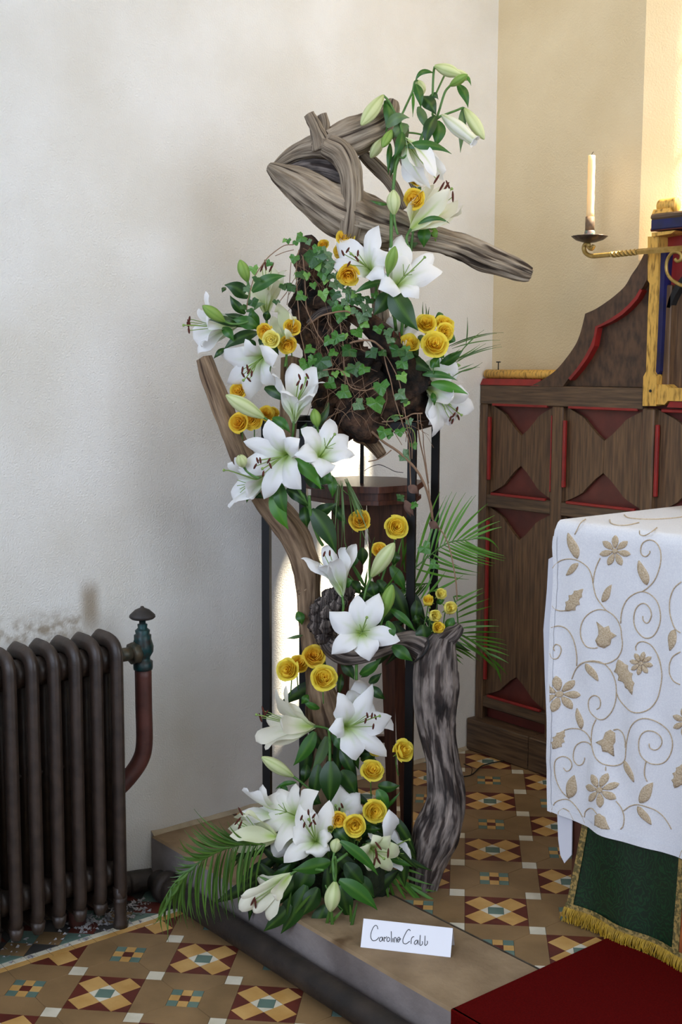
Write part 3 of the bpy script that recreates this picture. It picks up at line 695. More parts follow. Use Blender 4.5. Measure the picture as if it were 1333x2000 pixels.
VINES = {'e': [[185,590,210,555,260,520,330,507,400,515,460,545,510,590,540,660,555,740,580,840,630,920,665,965], [612,500,580,570,560,650,553,720],
 [665,965,600,955,530,985,475,1050,452,1130,460,1210,500,1280,555,1298,590,1295], [665,965,720,1000,770,1060,795,1130,800,1200,805,1260,790,1330,755,1390],
 [795,1080,800,1010,820,930,860,860,920,815,985,797,1050,820,1110,880,1140,960,1145,1050,1120,1130,1080,1190,1030,1212,980,1195,930,1130,912,1050,925,960,965,910,1010,905,1050,950,1062,1010,1040,1065,1015,1078,990,1050,988,1015],
 [985,797,1030,765,1090,700,1130,610,1150,520,1145,430,1110,365,1050,337,990,365,970,430,985,475,1020,485,1050,455,1050,435],
 [187,1115,250,1100,320,1125,370,1190,400,1270,412,1370,405,1456], [188,1340,210,1385,250,1385,277,1330,270,1280,235,1262,215,1290,225,1320],
 [187,925,215,955,260,968,305,965], [385,290,410,240,435,190,475,160], [1333,710,1270,770,1235,870,1235,980,1260,1070,1290,1130,1333,1160],
 [1333,1330,1270,1370,1240,1430,1235,1480,1240,1530,1275,1590,1330,1620], [930,1320,925,1290,950,1250,1000,1243,1060,1275,1110,1340,1140,1400,1155,1460],
 [755,1390,700,1425,640,1440,560,1420,490,1420,440,1440,410,1470], [690,165,700,195,760,214,850,212,950,190], [955,262,965,290,1005,300,1060,275,1110,235], [820,120,850,145,950,158,1100,160,1250,150,1330,140]],
 'f': [[355,210,385,140,420,95,480,58,550,45,620,65,690,130,735,230,745,340,730,440,690,520,630,570,570,560,510,500,495,430,510,380,550,357,590,375,605,420,595,465,570,480],
 [750,340,770,390,820,450,900,495,980,503,1060,470,1120,390,1150,290,1165,180,1150,80,1120,0], [285,665,350,650,430,660,490,705,525,770,545,830,580,900,640,955,720,980,790,965,830,920,840,840,850,760,880,660,930,590,1000,555,1080,570,1160,620,1220,690,1245,780,1230,870,1180,945,1110,970,1040,950,985,880,970,790,985,710,1030,668,1090,675,1140,720,1150,780,1120,830,1085,840,1055,815,1052,780],
 [565,570,535,640,525,720,530,800], [530,800,490,775,440,770,390,800,365,860,365,930,400,975,440,970,462,930,462,910], [720,665,760,658,800,690,830,750,835,820], [1025,940,1010,1010,1008,1070,1025,1120],
 [325,1275,260,1210,215,1110,200,1010,215,930,270,898,325,920,350,970,335,1015,300,1030,275,1000], [172,1375,200,1310,270,1280,330,1290,390,1350,440,1430,465,1505], [235,1440,240,1385,280,1362,330,1395,360,1460,365,1490],
 [460,1440,470,1390,520,1355,570,1358,610,1395], [760,1290,800,1350,825,1430,820,1510,800,1540], [820,1380,870,1340,935,1325,1010,1340,1090,1375,1160,1430,1210,1500,1235,1547], [670,985,672,1020]]}
def motif(name, z, pts, lift=.003):
    P = [on_cloth(z, x, y, lift) for x, y in pts]; n = len(P); c = sum(P, V3()) / n; c = c + V3((0, -.0012, 0)) if c.z < ZT - .01 else c + V3((0, 0, .0012))
    back = V3((0, .0035, 0)) if c.y < .13 and c.z < ZT - .006 else V3((0, 0, -.0035))
    V = P + [p + back for p in P] + [c] + [p.lerp(c, .3) - back * .35 for p in P]
    m0 = 2 * n + 1
    Fc = [(i, m0 + i, m0 + (i + 1) % n, (i + 1) % n) for i in range(n)] + [(m0 + i, 2 * n, m0 + (i + 1) % n) for i in range(n)] + [(i, n + i, n + (i + 1) % n, (i + 1) % n)[::-1] for i in range(n)]
    put(name, (V, Fc), M_embr, clo)
def mleaf(z, x0, y0, x1, y1, w, serr=0):
    dx, dy = x1 - x0, y1 - y0; L = math.hypot(dx, dy); ux, uy = dx / L, dy / L; nx, ny = -uy, ux; a, b = [], []
    for i in range(1, 12):
        t = i / 12; q = w / 2 * math.sin(math.pi * t ** .8) ** .8 * (1 + (serr * (.3 if i % 3 == 0 else -.12)))
        cb_ = .06 * w * math.sin(math.pi * t * 2)
        a.append((x0 + dx * t + nx * (q + cb_), y0 + dy * t + ny * (q + cb_))); b.append((x0 + dx * t - nx * (q - cb_), y0 + dy * t - ny * (q - cb_)))
    motif('embroidered_leaf', z, [(x0, y0)] + a + [(x1, y1)] + b[::-1])
def mflower(z, x, y, R, n, rot, xmin=-1):
    for k in range(n):
        a = rot + 2 * math.pi * k / n; pts = []
        for t, wd in ((.2, .05), (.4, .15), (.6, .2), (.8, .17), (.93, .08), (1, 0)): pts.append((t, wd))
        P = [(x + R * (t * math.cos(a) - wd * math.sin(a)), y + R * (t * math.sin(a) + wd * math.cos(a))) for t, wd in pts] + [(x + R * (t * math.cos(a) + wd * math.sin(a)), y + R * (t * math.sin(a) - wd * math.cos(a))) for t, wd in pts[-2::-1]]
        if min(p[0] for p in P) < xmin: P = [(max(p[0], xmin), p[1]) for p in P]
        motif('embroidered_petal', z, P)
    motif('embroidered_centre', z, [(x + .17 * R * math.cos(i * .7), y + .17 * R * math.sin(i * .7)) for i in range(9)], .0035)
for SHX[0] in (0, .385):          # the pattern repeats along the cloth
    for z, L in VINES.items():
        for q in L:
            P = [on_cloth(z, q[i], q[i + 1], .0016) for i in range(0, len(q), 2)]
            if SHX[0] and min(p.x for p in P) < .47: continue
            put('embroidered_vine', tube(P, .00135, 5, 3), M_embr, clo)
    for z, L in {'e': [(410,505,325,275,80,0), (418,545,305,655,55,0), (310,970,468,770,105,1), (632,890,715,735,60,0), (1025,740,955,520,75,0), (1280,1130,1240,1320,75,0)],
                 'f': [(490,68,585,230,58,0), (762,38,900,345,120,1), (435,655,395,470,55,0), (325,1270,370,1065,95,0), (825,935,910,1125,58,0), (960,1310,1070,1130,95,0), (940,1340,1060,1505,62,0), (195,830,285,665,80,1), (1265,1180,1345,960,100,1)]}.items():
        for q in L: mleaf(z, *q)
    mflower('e', 745, 437, 140, 7, -1.57); mflower('f', 975, 70, 105, 8, .2); mflower('f', 630, 1185, 155, 7, -1.2); mflower('f', 262, 340, 165, 7, -1.7, 195); mflower('f', 1375, 590, 130, 7, 2.7) if not SHX[0] else None
    for z, pts in (('e', [(575,1230),(600,1180),(600,1130),(585,1065),(640,1120),(680,1102),(693,1155),(748,1190),(700,1220),(690,1270),(640,1302),(595,1280)]), ('f', [(575,770),(635,742),(650,685),(690,662),(732,690),(735,770),(715,800),(727,897),(680,860),(640,850),(625,800)]), ('f', [(592,1410),(630,1392),(680,1425),(702,1490),(720,1535),(660,1528),(585,1500)])):
        motif('embroidered_tulip', z, pts)
SHX[0] = 0
# linen undercloth seen past the left edge, with its hanging point
und = thing('linen_undercloth', 'plain white undercloth hanging below the embroidered cloth in a point', 'cloth', (.12, .13, .6))
put('side_fall', prism([V3((p.x, .128, p.z)) for p in [ony(x, y, .128) for x, y in [(1095, 1080), (1072, 1092), (1069, 1150), (1062, 1230), (1065, 1330), (1069, 1420), (1078, 1480), (1082, 1560), (1110, 1570), (1115, 1300)]]], V3((0, .003, 0))), M_under, und, smooth=False)
put('hanging_point', prism([ony(x, y, .114) for x, y in [(1089, 1590), (1091, 1640), (1095, 1670), (1103, 1686), (1117, 1670), (1118, 1600), (1117, 1580)]], V3((0, .003, 0))), M_under, und, smooth=False)
# green frontal
fro = thing('altar_frontal', 'green damask frontal with gold braid and fringe below the white cloth', 'frontal', (.6, .118, .05))
def ff(x, z): return .117 - .014 * (1 - z / .4) + .006 * math.sin(x * 34 + z * 3) * (1.25 - z * 3)
xL = lambda z: .152 + (z - .045) * .14
V, Fc = [], []
for i in range(13):
    z = .045 + .3 * i / 12
    for j in range(61): x = xL(z) + (1.3 - xL(z)) * j / 60; V.append(V3((x, ff(x, z), z)))
for i in range(12):
    for j in range(60): b = i * 61 + j; Fc.append((b, b + 1, b + 62, b + 61))
put('damask', (V, Fc), M_green, fro)
def strip_v(name, xa, wd, m):
    V = []
    for i in range(13): z = .045 + .3 * i / 12; x = xL(z) + xa; V += [V3((x, ff(x, z) - .003, z)), V3((x + wd, ff(x + wd, z) - .003, z))]
    put(name, (V, [(2 * i, 2 * i + 1, 2 * i + 3, 2 * i + 2) for i in range(12)]), m, fro)
strip_v('gold_braid', -.001, .018, M_braid)
V = []
x = X('0', 1322, 1760, .1)
put('gold_braid', prism([V3((x, ff(x, .3) - .004, .345)), V3((x + .016, ff(x, .3) - .004, .345)), V3((x + .012, ff(x, .05) - .004, .045)), V3((x - .006, ff(x, .05) - .004, .045))], V3((0, .002, 0))), M_braid, fro, smooth=False)
put('red_orphrey', prism([V3((x + .017, ff(x, .3) - .003, .345)), V3((x + .12, ff(x, .3) - .003, .345)), V3((x + .12, ff(x, .05) - .003, .045)), V3((x + .013, ff(x, .05) - .003, .045))], V3((0, .002, 0))), mat('orange_brocade', H(168, 92, 40), H(130, 60, 30), .5, 30), fro, smooth=False)
hd = []
for i in range(101): xx = .15 + i * .0115; hd += [V3((xx, ff(xx, .05) - .005, .05)), V3((xx, ff(xx, .04) - .006, .032))]
put('fringe_heading', (hd, [(2 * i, 2 * i + 1, 2 * i + 3, 2 * i + 2) for i in range(100)]), M_braid, fro)
G = []
for i in range(620):
    xx = .148 + i * .00125 + rnd.uniform(-.001, .001); y0 = ff(xx, .04) - .006; sw = rnd.uniform(-.009, .009); z1 = rnd.uniform(.001, .009)
    G.append(tube([(xx, y0, .038), (xx + sw * .3, y0 - rnd.uniform(.004, .012), .022), (xx + sw, y0 - rnd.uniform(.001, .014), z1)], .0011, 4, 2, cap=False)[:2])
o = put('fringe', join(G), M_fringe, fro); o['kind'] = 'stuff'
car = tag(put('carpet', join([box(.288, 2.6, YS0 - .011, .094, .0005, .012, .003), box(.288, 2.6, YS0 - .012, YS0 - .0005, ZL + .002, .012, .003), box(.288, 2.6, -3, YS0 - .004, ZL + .0005, ZL + .011, .003)]), M_carpet, loc=V3((1.4, -.4, 0)), smooth=False), 'deep red carpet running up the step to the altar', 'carpet')

# ------------------------------------------------------------------ name card
bl, br, bk = onz(*fx('w', 187, 320)), onz(*fx('w', 697, 378)), onz(*fx('w', 720, 310))
off = bk - br; off.z = 0
def zfit(P, py):       # height above P that projects to row py
    lo, hi = 0, .2
    for _ in range(40):
        m_ = (lo + hi) / 2
        if proj(P + V3((0, 0, m_)))[1] > py: lo = m_
        else: hi = m_
    return lo
tl, tr = bl + off * .5, br + off * .5
h1 = zfit(tl, fx('w', 205, 155)[1]); h2 = zfit(tr, fx('w', 710, 213)[1]); hh = (h1 + h2) / 2
tl = tl + V3((0, 0, hh)); tr = tr + V3((0, 0, hh)); up_ = V3((0, 0, .0006))
bl += up_; br += up_; bl2, br2 = bl + off, br + off
card = thing('name_card', 'folded white card with a handwritten name standing on the stone step', 'card', (bl + br) / 2)
nrm = (br - bl).cross(tl - bl).normalized()
if nrm.dot(CF) > 0: nrm = -nrm
put('card', join([prism([bl, br, tr, tl], -nrm * .0006), prism([bl2, br2, tr, tl], off.normalized() * .0006)]), M_card, card, smooth=False)
def oncard(x, y):
    px, py = fx('w', x, y); d = ray(px, py); t = (bl - CAM).dot(nrm) / d.dot(nrm); return CAM + d * t + nrm * .0004
INK = [[286,216,281,199,270,196,257,212,247,240,246,264,256,281,271,281,284,272,292,262], [310,262,300,264,294,276,299,286,308,280,313,262,315,284], [322,288,322,262,328,268,336,258], [343,262,337,272,339,285,349,284,353,270,344,262],
       [362,290,362,255,361,229], [371,290,371,268], [379,292,379,268,385,264,390,272,391,291], [398,280,411,270,404,262,396,274,401,291,416,270], [470,226,462,218,450,228,436,254,427,278,431,296,447,299,466,285],
       [474,300,475,276,481,262,491,259], [508,279,498,283,492,296,499,303,508,293,512,278,514,304], [523,306,524,278,526,250,524,304,533,306,539,296,537,285], [551,306,552,282,553,254,552,305,561,305,567,294,565,283]]
for q in INK: put('handwriting', tube([oncard(q[i], q[i + 1]) for i in range(0, len(q), 2)],   .00085, 5, 4), M_ink, card)

# ------------------------------------------------------------------ black steel stand and wooden stand
def lat(px, dd, z=0):            # floor-plan point: photo column px at depth dd
    p = at(px, 1000, dd); return V3((p.x, p.y, z))
def axis_at(px, py, dd):
    p = at(px, py, dd); return V3((p.x, p.y, 0))
FRp = axis_at(804.5, 1000, .0); BRp = axis_at(851, 900, .375); FLp = axis_at(521.5, 1200, .094); BLp = FLp + (BRp - FRp)
ZS = zfit(FRp, 821) if False else 1.238
std = thing('steel_stand', 'tall square black steel stand carrying the driftwood and moss', 'stand', (FRp + BLp) / 2)
ex = (FRp - FLp).normalized(); ey = (BRp - FRp).normalized()
def bar(a, b, hw): 
    d = (b - a).normalized(); u = ex if abs(d.dot(ex)) < .8 else V3((0, 0, 1)); v = d.cross(u).normalized(); u = v.cross(d).normalized()
    V = [p + u * (sx * hw) + v * (sy * hw) for p in (a, b) for sx, sy in ((-1, -1), (1, -1), (1, 1), (-1, 1))]
    return V, [(0, 1, 2, 3), (7, 6, 5, 4)] + [(i, i + 4, (i + 1) % 4 + 4, (i + 1) % 4) for i in range(4)]
hw = .0112
for p in (FLp, FRp, BLp, BRp): put('leg', bar(p, p + V3((0, 0, ZS)), hw), M_blackm, std, smooth=False)
zz = V3((0, 0, ZS - hw))
for a, b in ((FLp, FRp), (BLp, BRp), (FLp, BLp), (FRp, BRp)): put('top_rail', bar(a + zz + (b - a).normalized() * hw, b + zz - (b - a).normalized() * hw, hw - .0006), M_blackm, std, smooth=False)
pl = [FLp, FRp, BRp, BLp]
put('tray', prism([p + V3((0, 0, ZS - .022)) for p in pl], V3((0, 0, .006))), M_black, std, smooth=False)
# jardiniere stand
wc = at(714, 1000, .19); wc = V3((wc.x, wc.y, 0))
jar = thing('plant_stand', 'old mahogany jardiniere stand with octagonal top inside the black frame', 'stand', wc)
ZW = 1.062
def octo(r, z0, z1, rot): 
    return prism([wc + V3((r * math.cos(rot + i * math.pi / 4), r * math.sin(rot + i * math.pi / 4), z0)) for i in range(8)], V3((0, 0, z1 - z0)))
put('top', octo(.172, ZW - .018, ZW, .3), M_mahog, jar, smooth=False)
put('rim', octo(.158, ZW - .04, ZW - .018, .3), M_mahog, jar, smooth=False)
put('under_shelf', octo(.165, ZW - .052, ZW - .04, .3), M_mahog, jar, smooth=False)
lr = CR.copy(); lr.z = 0; lr.normalize()
for k, (du, dv) in enumerate(((-.075, -.05), (.085, -.05), (-.075, .1), (.13, .1))):
    a = wc + lr * (du * .62) + FH * dv * .8 + V3((0, 0, ZW - .05)); b = wc + lr * du + FH * dv
    p = [b - lr * .014, b + lr * .014, a + lr * .05, a - lr * .05, ]
    mid1 = b.lerp(a, .72)
    p = [b - lr * .013, b + lr * .013, mid1 + lr * .02, b.lerp(a, .8) + lr * .046, a + lr * .05, a - lr * .05, b.lerp(a, .8) - lr * .046, mid1 - lr * .02]
    put('leg', prism(p, FH * .018), M_mahog, jar, smooth=False)
put('cross_rail', bar(wc + lr * -.055 + FH * .02 + V3((0, 0, .3)), wc + lr * .09 + FH * .02 + V3((0, 0, .3)), .01), M_mahog, jar, smooth=False)
a = at(*fx('h', 345, 640), .13); tag(put('support_post', bar(V3((a.x, a.y, ZW)), V3((a.x, a.y, 1.216)), .0045), M_black, loc=V3((a.x, a.y, ZW)), smooth=False), 'thin dark post standing on the octagonal wooden top', 'post')

# ------------------------------------------------------------------ driftwood and moss
def zpath(z, L):
    """[(x, y, radius px, depth)] in zoom coordinates -> points and radii"""
    P, R = [], []
    for q in L:
        P.append(zat(z, q[0], q[1], q[3] if len(q) > 3 else 0)); R.append(q[2] / PXM / (K[z][2] if z != '0' else 1))
    return P, R
def wood(name, L, z, m, parent, seg=30, sub=12, **kw):
    P, R = zpath(z, L); return put(name, tube(P, R, seg, sub, **kw), m, parent)
dw = thing('driftwood_log', 'large silver grey driftwood log with a hollow end at the top', 'driftwood', at(730, 640, 0))
wood('trunk', [(526,326,8,.0),(536,332,14,-.005),(552,342,21,-.01),(580,358,29,-.015),(612,380,36,-.015),(650,405,41,-.01),(700,427,44,.0),(760,446,37,.01),(815,462,25,.02),(860,471,22,.03),(905,484,22,.04),(950,504,23,.05),(990,519,20,.06),(1020,531,17,.07),(1035,536,13,.075)], '0', M_silver, dw, 56, 14, ridge=.3, lump=.14, k=10, seed=1, fq=9)
wood('upper_limb', [(538,322,5,.03),(556,311,10,.03),(580,298,14,.03),(608,290,19,.02),(640,284,25,.01),(676,271,29,.0),(712,258,28,.0),(744,242,25,.01),(762,216,17,.02),(768,197,9,.025)], '0', M_silver, dw, 48, 14, ridge=.28, lump=.22, k=9, seed=2, fq=10)
wood('stub', [(604,223,10,-.01),(612,238,11,-.01),(620,258,14,-.01),(632,284,24,.0)], '0', M_silver, dw, 20, 8, ridge=.2, lump=.25, seed=3, fq=30)
wood('stub', [(629,224,9,-.0),(634,240,9,-.0),(632,260,13,-.0),(640,286,22,.0)], '0', M_silver, dw, 20, 8, ridge=.2, lump=.25, seed=4, fq=30)
wood('strut', [(640,285,20,-.02),(668,302,22,-.035),(683,330,20,-.045),(689,368,18,-.05),(688,410,18,-.05),(683,450,18,-.045),(676,490,16,-.03)], '0', M_silver, dw, 30, 10, ridge=.28, lump=.16, seed=5, fq=12)
wood('hollow_shade', [(560,330,14,.05),(600,325,24,.055),(650,335,28,.05),(690,350,26,.04)], '0', M_vine, dw, 20, 6, ridge=.1, lump=.2, seed=6)  # darker wood puts the shade of the hollow into the colour
wood('branch', [(708,300,10,.01),(728,318,12,.02),(752,342,12,.03),(772,370,11,.03),(788,408,8,.03)], '0', M_silver, dw, 20, 8, ridge=.25, lump=.2, seed=7, fq=14)
wood('branch', [(764,228,10,.03),(778,268,10,.04),(792,308,11,.04),(804,342,10,.04),(813,372,7,.03)], '0', M_silver, dw, 20, 8, ridge=.25, lump=.2, seed=8, fq=14)
wood('support_post', [(700,432,22,.02),(722,480,19,.05),(735,530,16,.07),(742,590,15,.08),(748,650,15,.09),(750,720,14,.09)], '0', M_silver, dw, 24, 10, ridge=.14, lump=.1, seed=9, fq=9)
br = thing('driftwood_branch', 'long curving brown driftwood branch with a sawn top on the left side', 'driftwood', at(630, 1560, -.05))
wood('limb', [(399,699,15,-.06),(406,718,17,-.06),(416,748,18,-.06),(432,790,19,-.06),(450,836,20,-.06),(470,882,21,-.05),(495,930,23,-.04),(530,985,26,-.03),(565,1030,29,-.03),(590,1080,27,-.03),(602,1120,26,-.03),(604,1160,22,-.03),(603,1200,21,-.03),(607,1240,20,-.03),(613,1285,20,-.03),(622,1330,25,-.03),(632,1380,33,-.03),(640,1416,34,-.03),(645,1440,26,-.03)], '0', M_brown, br, 34, 9, ridge=.14, lump=.16, k=7, seed=11, fq=8)
wood('knot', [(607,1140,16,-.04),(592,1152,13,-.045),(582,1158,5,-.05)], '0', M_brown, br, 18, 8, ridge=.1, lump=.2, seed=12, fq=30)
wood('foot', [(638,1420,26,.02),(628,1470,30,.02),(622,1530,34,.01),(628,1600,38,.0),(634,1690,44,.0)], '0', M_brown, br, 26, 8, ridge=.12, lump=.2, seed=13, fq=10)
pst = thing('driftwood_post', 'short upright weathered wooden post behind the small upright lily', 'driftwood', at(555, 890, .0))
P, R = zpath('0', [(568,699,19,.0),(567,740,19,.0),(565,800,18,.0),(559,870,17,.0),(556,895,16,.0)])
put('post', tube(P, R, 22, 8, ridge=.05, lump=.06, seed=14, flat=.7), M_brown, pst)
vn = thing('vine_trunk', 'gnarled dark vine trunk with a bent arm standing on the right', 'driftwood', at(828, 1735, -.15))
wood('trunk', [(868,1244,22,-.12),(860,1268,32,-.125),(855,1300,40,-.13),(854,1340,41,-.13),(852,1395,36,-.13),(859,1450,31,-.135),(866,1500,30,-.14),(872,1550,35,-.14),(867,1592,41,-.145),(852,1634,42,-.15),(836,1682,34,-.15),(828,1724,27,-.15),(825,1745,25,-.15)], '0', M_vine, vn, 56, 16, ridge=.17, lump=.16, k=10, seed=21, fq=7)
wood('arm', [(640,1235,18,-.07),(648,1262,18,-.09),(672,1280,17,-.10),(705,1281,14,-.10),(745,1268,15,-.10),(780,1255,17,-.10),(812,1258,24,-.11),(842,1276,28,-.12)], '0', M_vine, vn, 40, 12, ridge=.18, lump=.14, k=8, seed=22, fq=8)
wood('knob', [(858,1258,20,-.125),(876,1244,17,-.13),(890,1232,15,-.13),(899,1222,9,-.13)], '0', M_vine, vn, 26, 8, ridge=.2, lump=.3, seed=23, fq=20)
def knob(c, r, sd, n=18, m_=26):
    V, Fc, U = [], [], []
    for i in range(n + 1):
        a = math.pi * i / n
        for j in range(m_ + 1):
            th = 2 * math.pi * (j % m_) / m_; d = V3((math.sin(a) * math.cos(th), math.sin(a) * math.sin(th), math.cos(a)))
            q = r * (1 + .3 * noise.noise(d * 1.6 + V3((sd, 0, 0))) + .34 * (.5 - abs(noise.noise(d * 3.4 + V3((0, sd, 0)))) * 2) + .1 * noise.noise(d * 9 + V3((sd, sd, 0))))
            V.append(c + d * q); U.append((j / m_, i / n * r * 10))
    for i in range(n):
        for j in range(m_): b = i * (m_ + 1) + j; Fc.append((b, b + 1, b + m_ + 2, b + m_ + 1))
    return V, Fc, U
kn = [(680,1158,15,-.06),(662,1160,18,-.075),(646,1168,18,-.08),(632,1184,19,-.085),(622,1202,18,-.09),(640,1198,16,-.11),(655,1186,15,-.1),(622,1222,19,-.09),(638,1222,17,-.11),(632,1242,18,-.095),(652,1212,14,-.1),(646,1256,16,-.095),(668,1176,13,-.1),(616,1190,12,-.1)]
put('burl', join([knob(at(x, y, d), r * .9 / PXM, i * 1.7) for i, (x, y, r, d) in enumerate(kn)]), M_vine, vn)
tie = [zat('D', x, y, d) for x, y, d in ((1030,480,-.165),(1038,520,-.17),(1020,560,-.172),(985,595,-.168),(940,625,-.15))]
put('wire_tie', tube(tie, .0026, 8, 5), M_black, vn)
stump = thing('mossy_root_stump', 'dark mossy root mass trailing ivy on top of the steel stand', 'root stump', at(720, 850, .15))
wood('stump', [(598,462,10,.02),(606,490,20,.03),(610,530,25,.03),(610,580,32,.04),(622,640,42,.05),(655,700,58,.06),(690,750,78,.07),(716,795,66,.06),(724,835,44,.05),(726,858,20,.05)], '0', M_bark, stump, 44, 14, ridge=.22, lump=.5, k=7, seed=31, fq=20)
wood('root', [(745,745,40,.06),(780,770,48,.07),(815,785,44,.08),(838,800,26,.08),(850,806,10,.08)], '0', M_bark, stump, 32, 10, ridge=.15, lump=.4, seed=32, fq=16)
wood('root', [(604,590,8,-.01),(635,592,12,-.03),(668,606,14,-.04),(705,622,17,-.04),(738,648,21,-.035),(765,684,28,-.02),(790,722,34,.0),(812,760,34,.02)], '0', M_bark, stump, 26, 10, ridge=.22, lump=.2, seed=33, fq=12)
wood('root', [(600,640,10,.0),(612,690,18,-.01),(626,740,26,.0),(645,790,32,.02),(668,830,26,.03),(682,858,12,.04)], '0', M_bark, stump, 24, 8, ridge=.15, lump=.35, seed=34, fq=15)
wood('root', [(672,760,16,-.03),(690,800,30,-.03),(715,836,30,-.02),(742,850,18,-.01)], '0', M_bark, stump, 26, 10, ridge=.18, lump=.5, seed=35, fq=22)
wood('sawn_root', [(700,850,16,.05),(718,858,14,.03),(732,872,13,.02),(746,890,11,.01)], '0', M_brown, stump, 18, 6, ridge=.1, lump=.1, seed=36, fq=14)
rf_ = random.Random(11); G = []
for i in range(120):
    t = rf_.random(); x = 605 + 120 * t * t + rf_.uniform(-28 - 30 * t, 34 + 60 * t); y = 480 + 350 * t; d_ = -.03 - .05 * t + rf_.uniform(-.015, .015)
    a = rf_.uniform(-1.2, 1.2) + 1.4; L_ = rf_.uniform(25, 80); cv = rf_.uniform(-.5, .5)
    G.append(tube([at(x, y, d_), at(x + L_ * .5 * math.cos(a + cv), y + L_ * .5 * math.sin(a + cv), d_ - .012), at(x + L_ * math.cos(a), y + L_ * math.sin(a), d_)], rf_.uniform(.0004, .0009), 4, 3, cap=False)[:2])
o = put('root_fibres', join(G), M_ivystem, stump); o['kind'] = 'stuff'
wood('root', [(676,606,8,-.05),(650,602,7,-.05),(622,612,6,-.045),(602,632,5,-.03)], '0', M_vine, stump, 14, 8, ridge=.1, lump=.2, seed=37)

# ------------------------------------------------------------------ flower builders
def bez(p, n):
    out = []
    for i in range(n + 1):
        t = i / n; a = 1 - t
        out.append(p[0] * a ** 3 + p[1] * (3 * a * a * t) + p[2] * (3 * a * t * t) + p[3] * t ** 3)
    return out
def sstep(a, b, x): t = min(1, max(0, (x - a) / (b - a))); return t * t * (3 - 2 * t)
def mixc(a, b, t): return tuple(x + (y - x) * t for x, y in zip(a, b))
def blade(P, side, wf, ns=4, cup=0, wave=0, ph=0, fold=0, colf=None, up=None):
    """strip along P; side = width direction (vector or function of i); wf(t) half width"""
    n = len(P) - 1; V, U, C, Fc = [], [], [], []
    for i in range(n + 1):
        t = i / n; T = (P[min(i + 1, n)] - P[max(i - 1, 0)]).normalized()
        b = side(i) if callable(side) else side
        b = (b - T * b.dot(T)).normalized(); N = b.cross(T)
        if up is not None and N.dot(up) < 0: N = -N
        hw_ = wf(t)
        for j in range(ns + 1):
            s = 2 * j / ns - 1
            off = -cup * hw_ * s * s + fold * hw_ * abs(s) + wave * hw_ * abs(s) ** 3 * math.sin(t * 9 + ph + (1.7 if s > 0 else 0))
            V.append(P[i] + b * (hw_ * s) + N * off); U.append((j / ns, t))
            if colf: C.append(colf(t, s))
    for i in range(n):
        for j in range(ns): a = i * (ns + 1) + j; Fc.append((a, a + 1, a + ns + 2, a + ns + 1))
    return V, Fc, U, C
def wpetal(W):
    def f(t):
        q = (.16 + .84 * math.sin(math.pi / 2 * t / .55)) if t < .55 else max(0, math.cos(math.pi / 2 * (t - .55) / .45)) ** .72
        return max(W * q, .0003)
    return f
def wleaf(W):
    return lambda t: max(W * (max(0, math.sin(math.pi * min(1, t * .95 + .05) ** .78)) ** 1.12 if t < 1 else 0), .0004)
WHITE, LIME, PALE, CREAM = H(246, 246, 246), H(170, 202, 74), H(226, 234, 180), H(246, 240, 226)
def petalcol(tint, back):
    base = mixc(WHITE, CREAM, tint if tint < 1 else 1); g = mixc(LIME, PALE, .15)
    def f(t, s):
        k = (1 - sstep(.14, .54, t)) * (1 - .6 * abs(s))
        mid = max(0, 1 - abs(s) * 4) * (1 - sstep(.3, .75 + .2 * back, t)) * (.4 + .45 * back)
        if tint > 1: k = max(k, (tint - 1) * (1 - .6 * sstep(.6, 1, t)))
        return mixc(base, g, min(1, max(k, mid)))
    return f
def vcam(a): return (CR * a[0] + CU * a[1] - CF * a[2]).normalized()
def plane_at(z, x, y, dd, O, axis, h, far=.16):
    """point on the pixel ray where it crosses the plane (P-O).axis = h, else at depth dd"""
    d = ray(*fx(z, x, y)); den = d.dot(axis)
    if abs(den) > .3:
        t = ((O - CAM).dot(axis) + h) / den; P = CAM + d * t
        if (P - O).length < far: return P
    return zat(z, x, y, dd)
BLOOMS = []
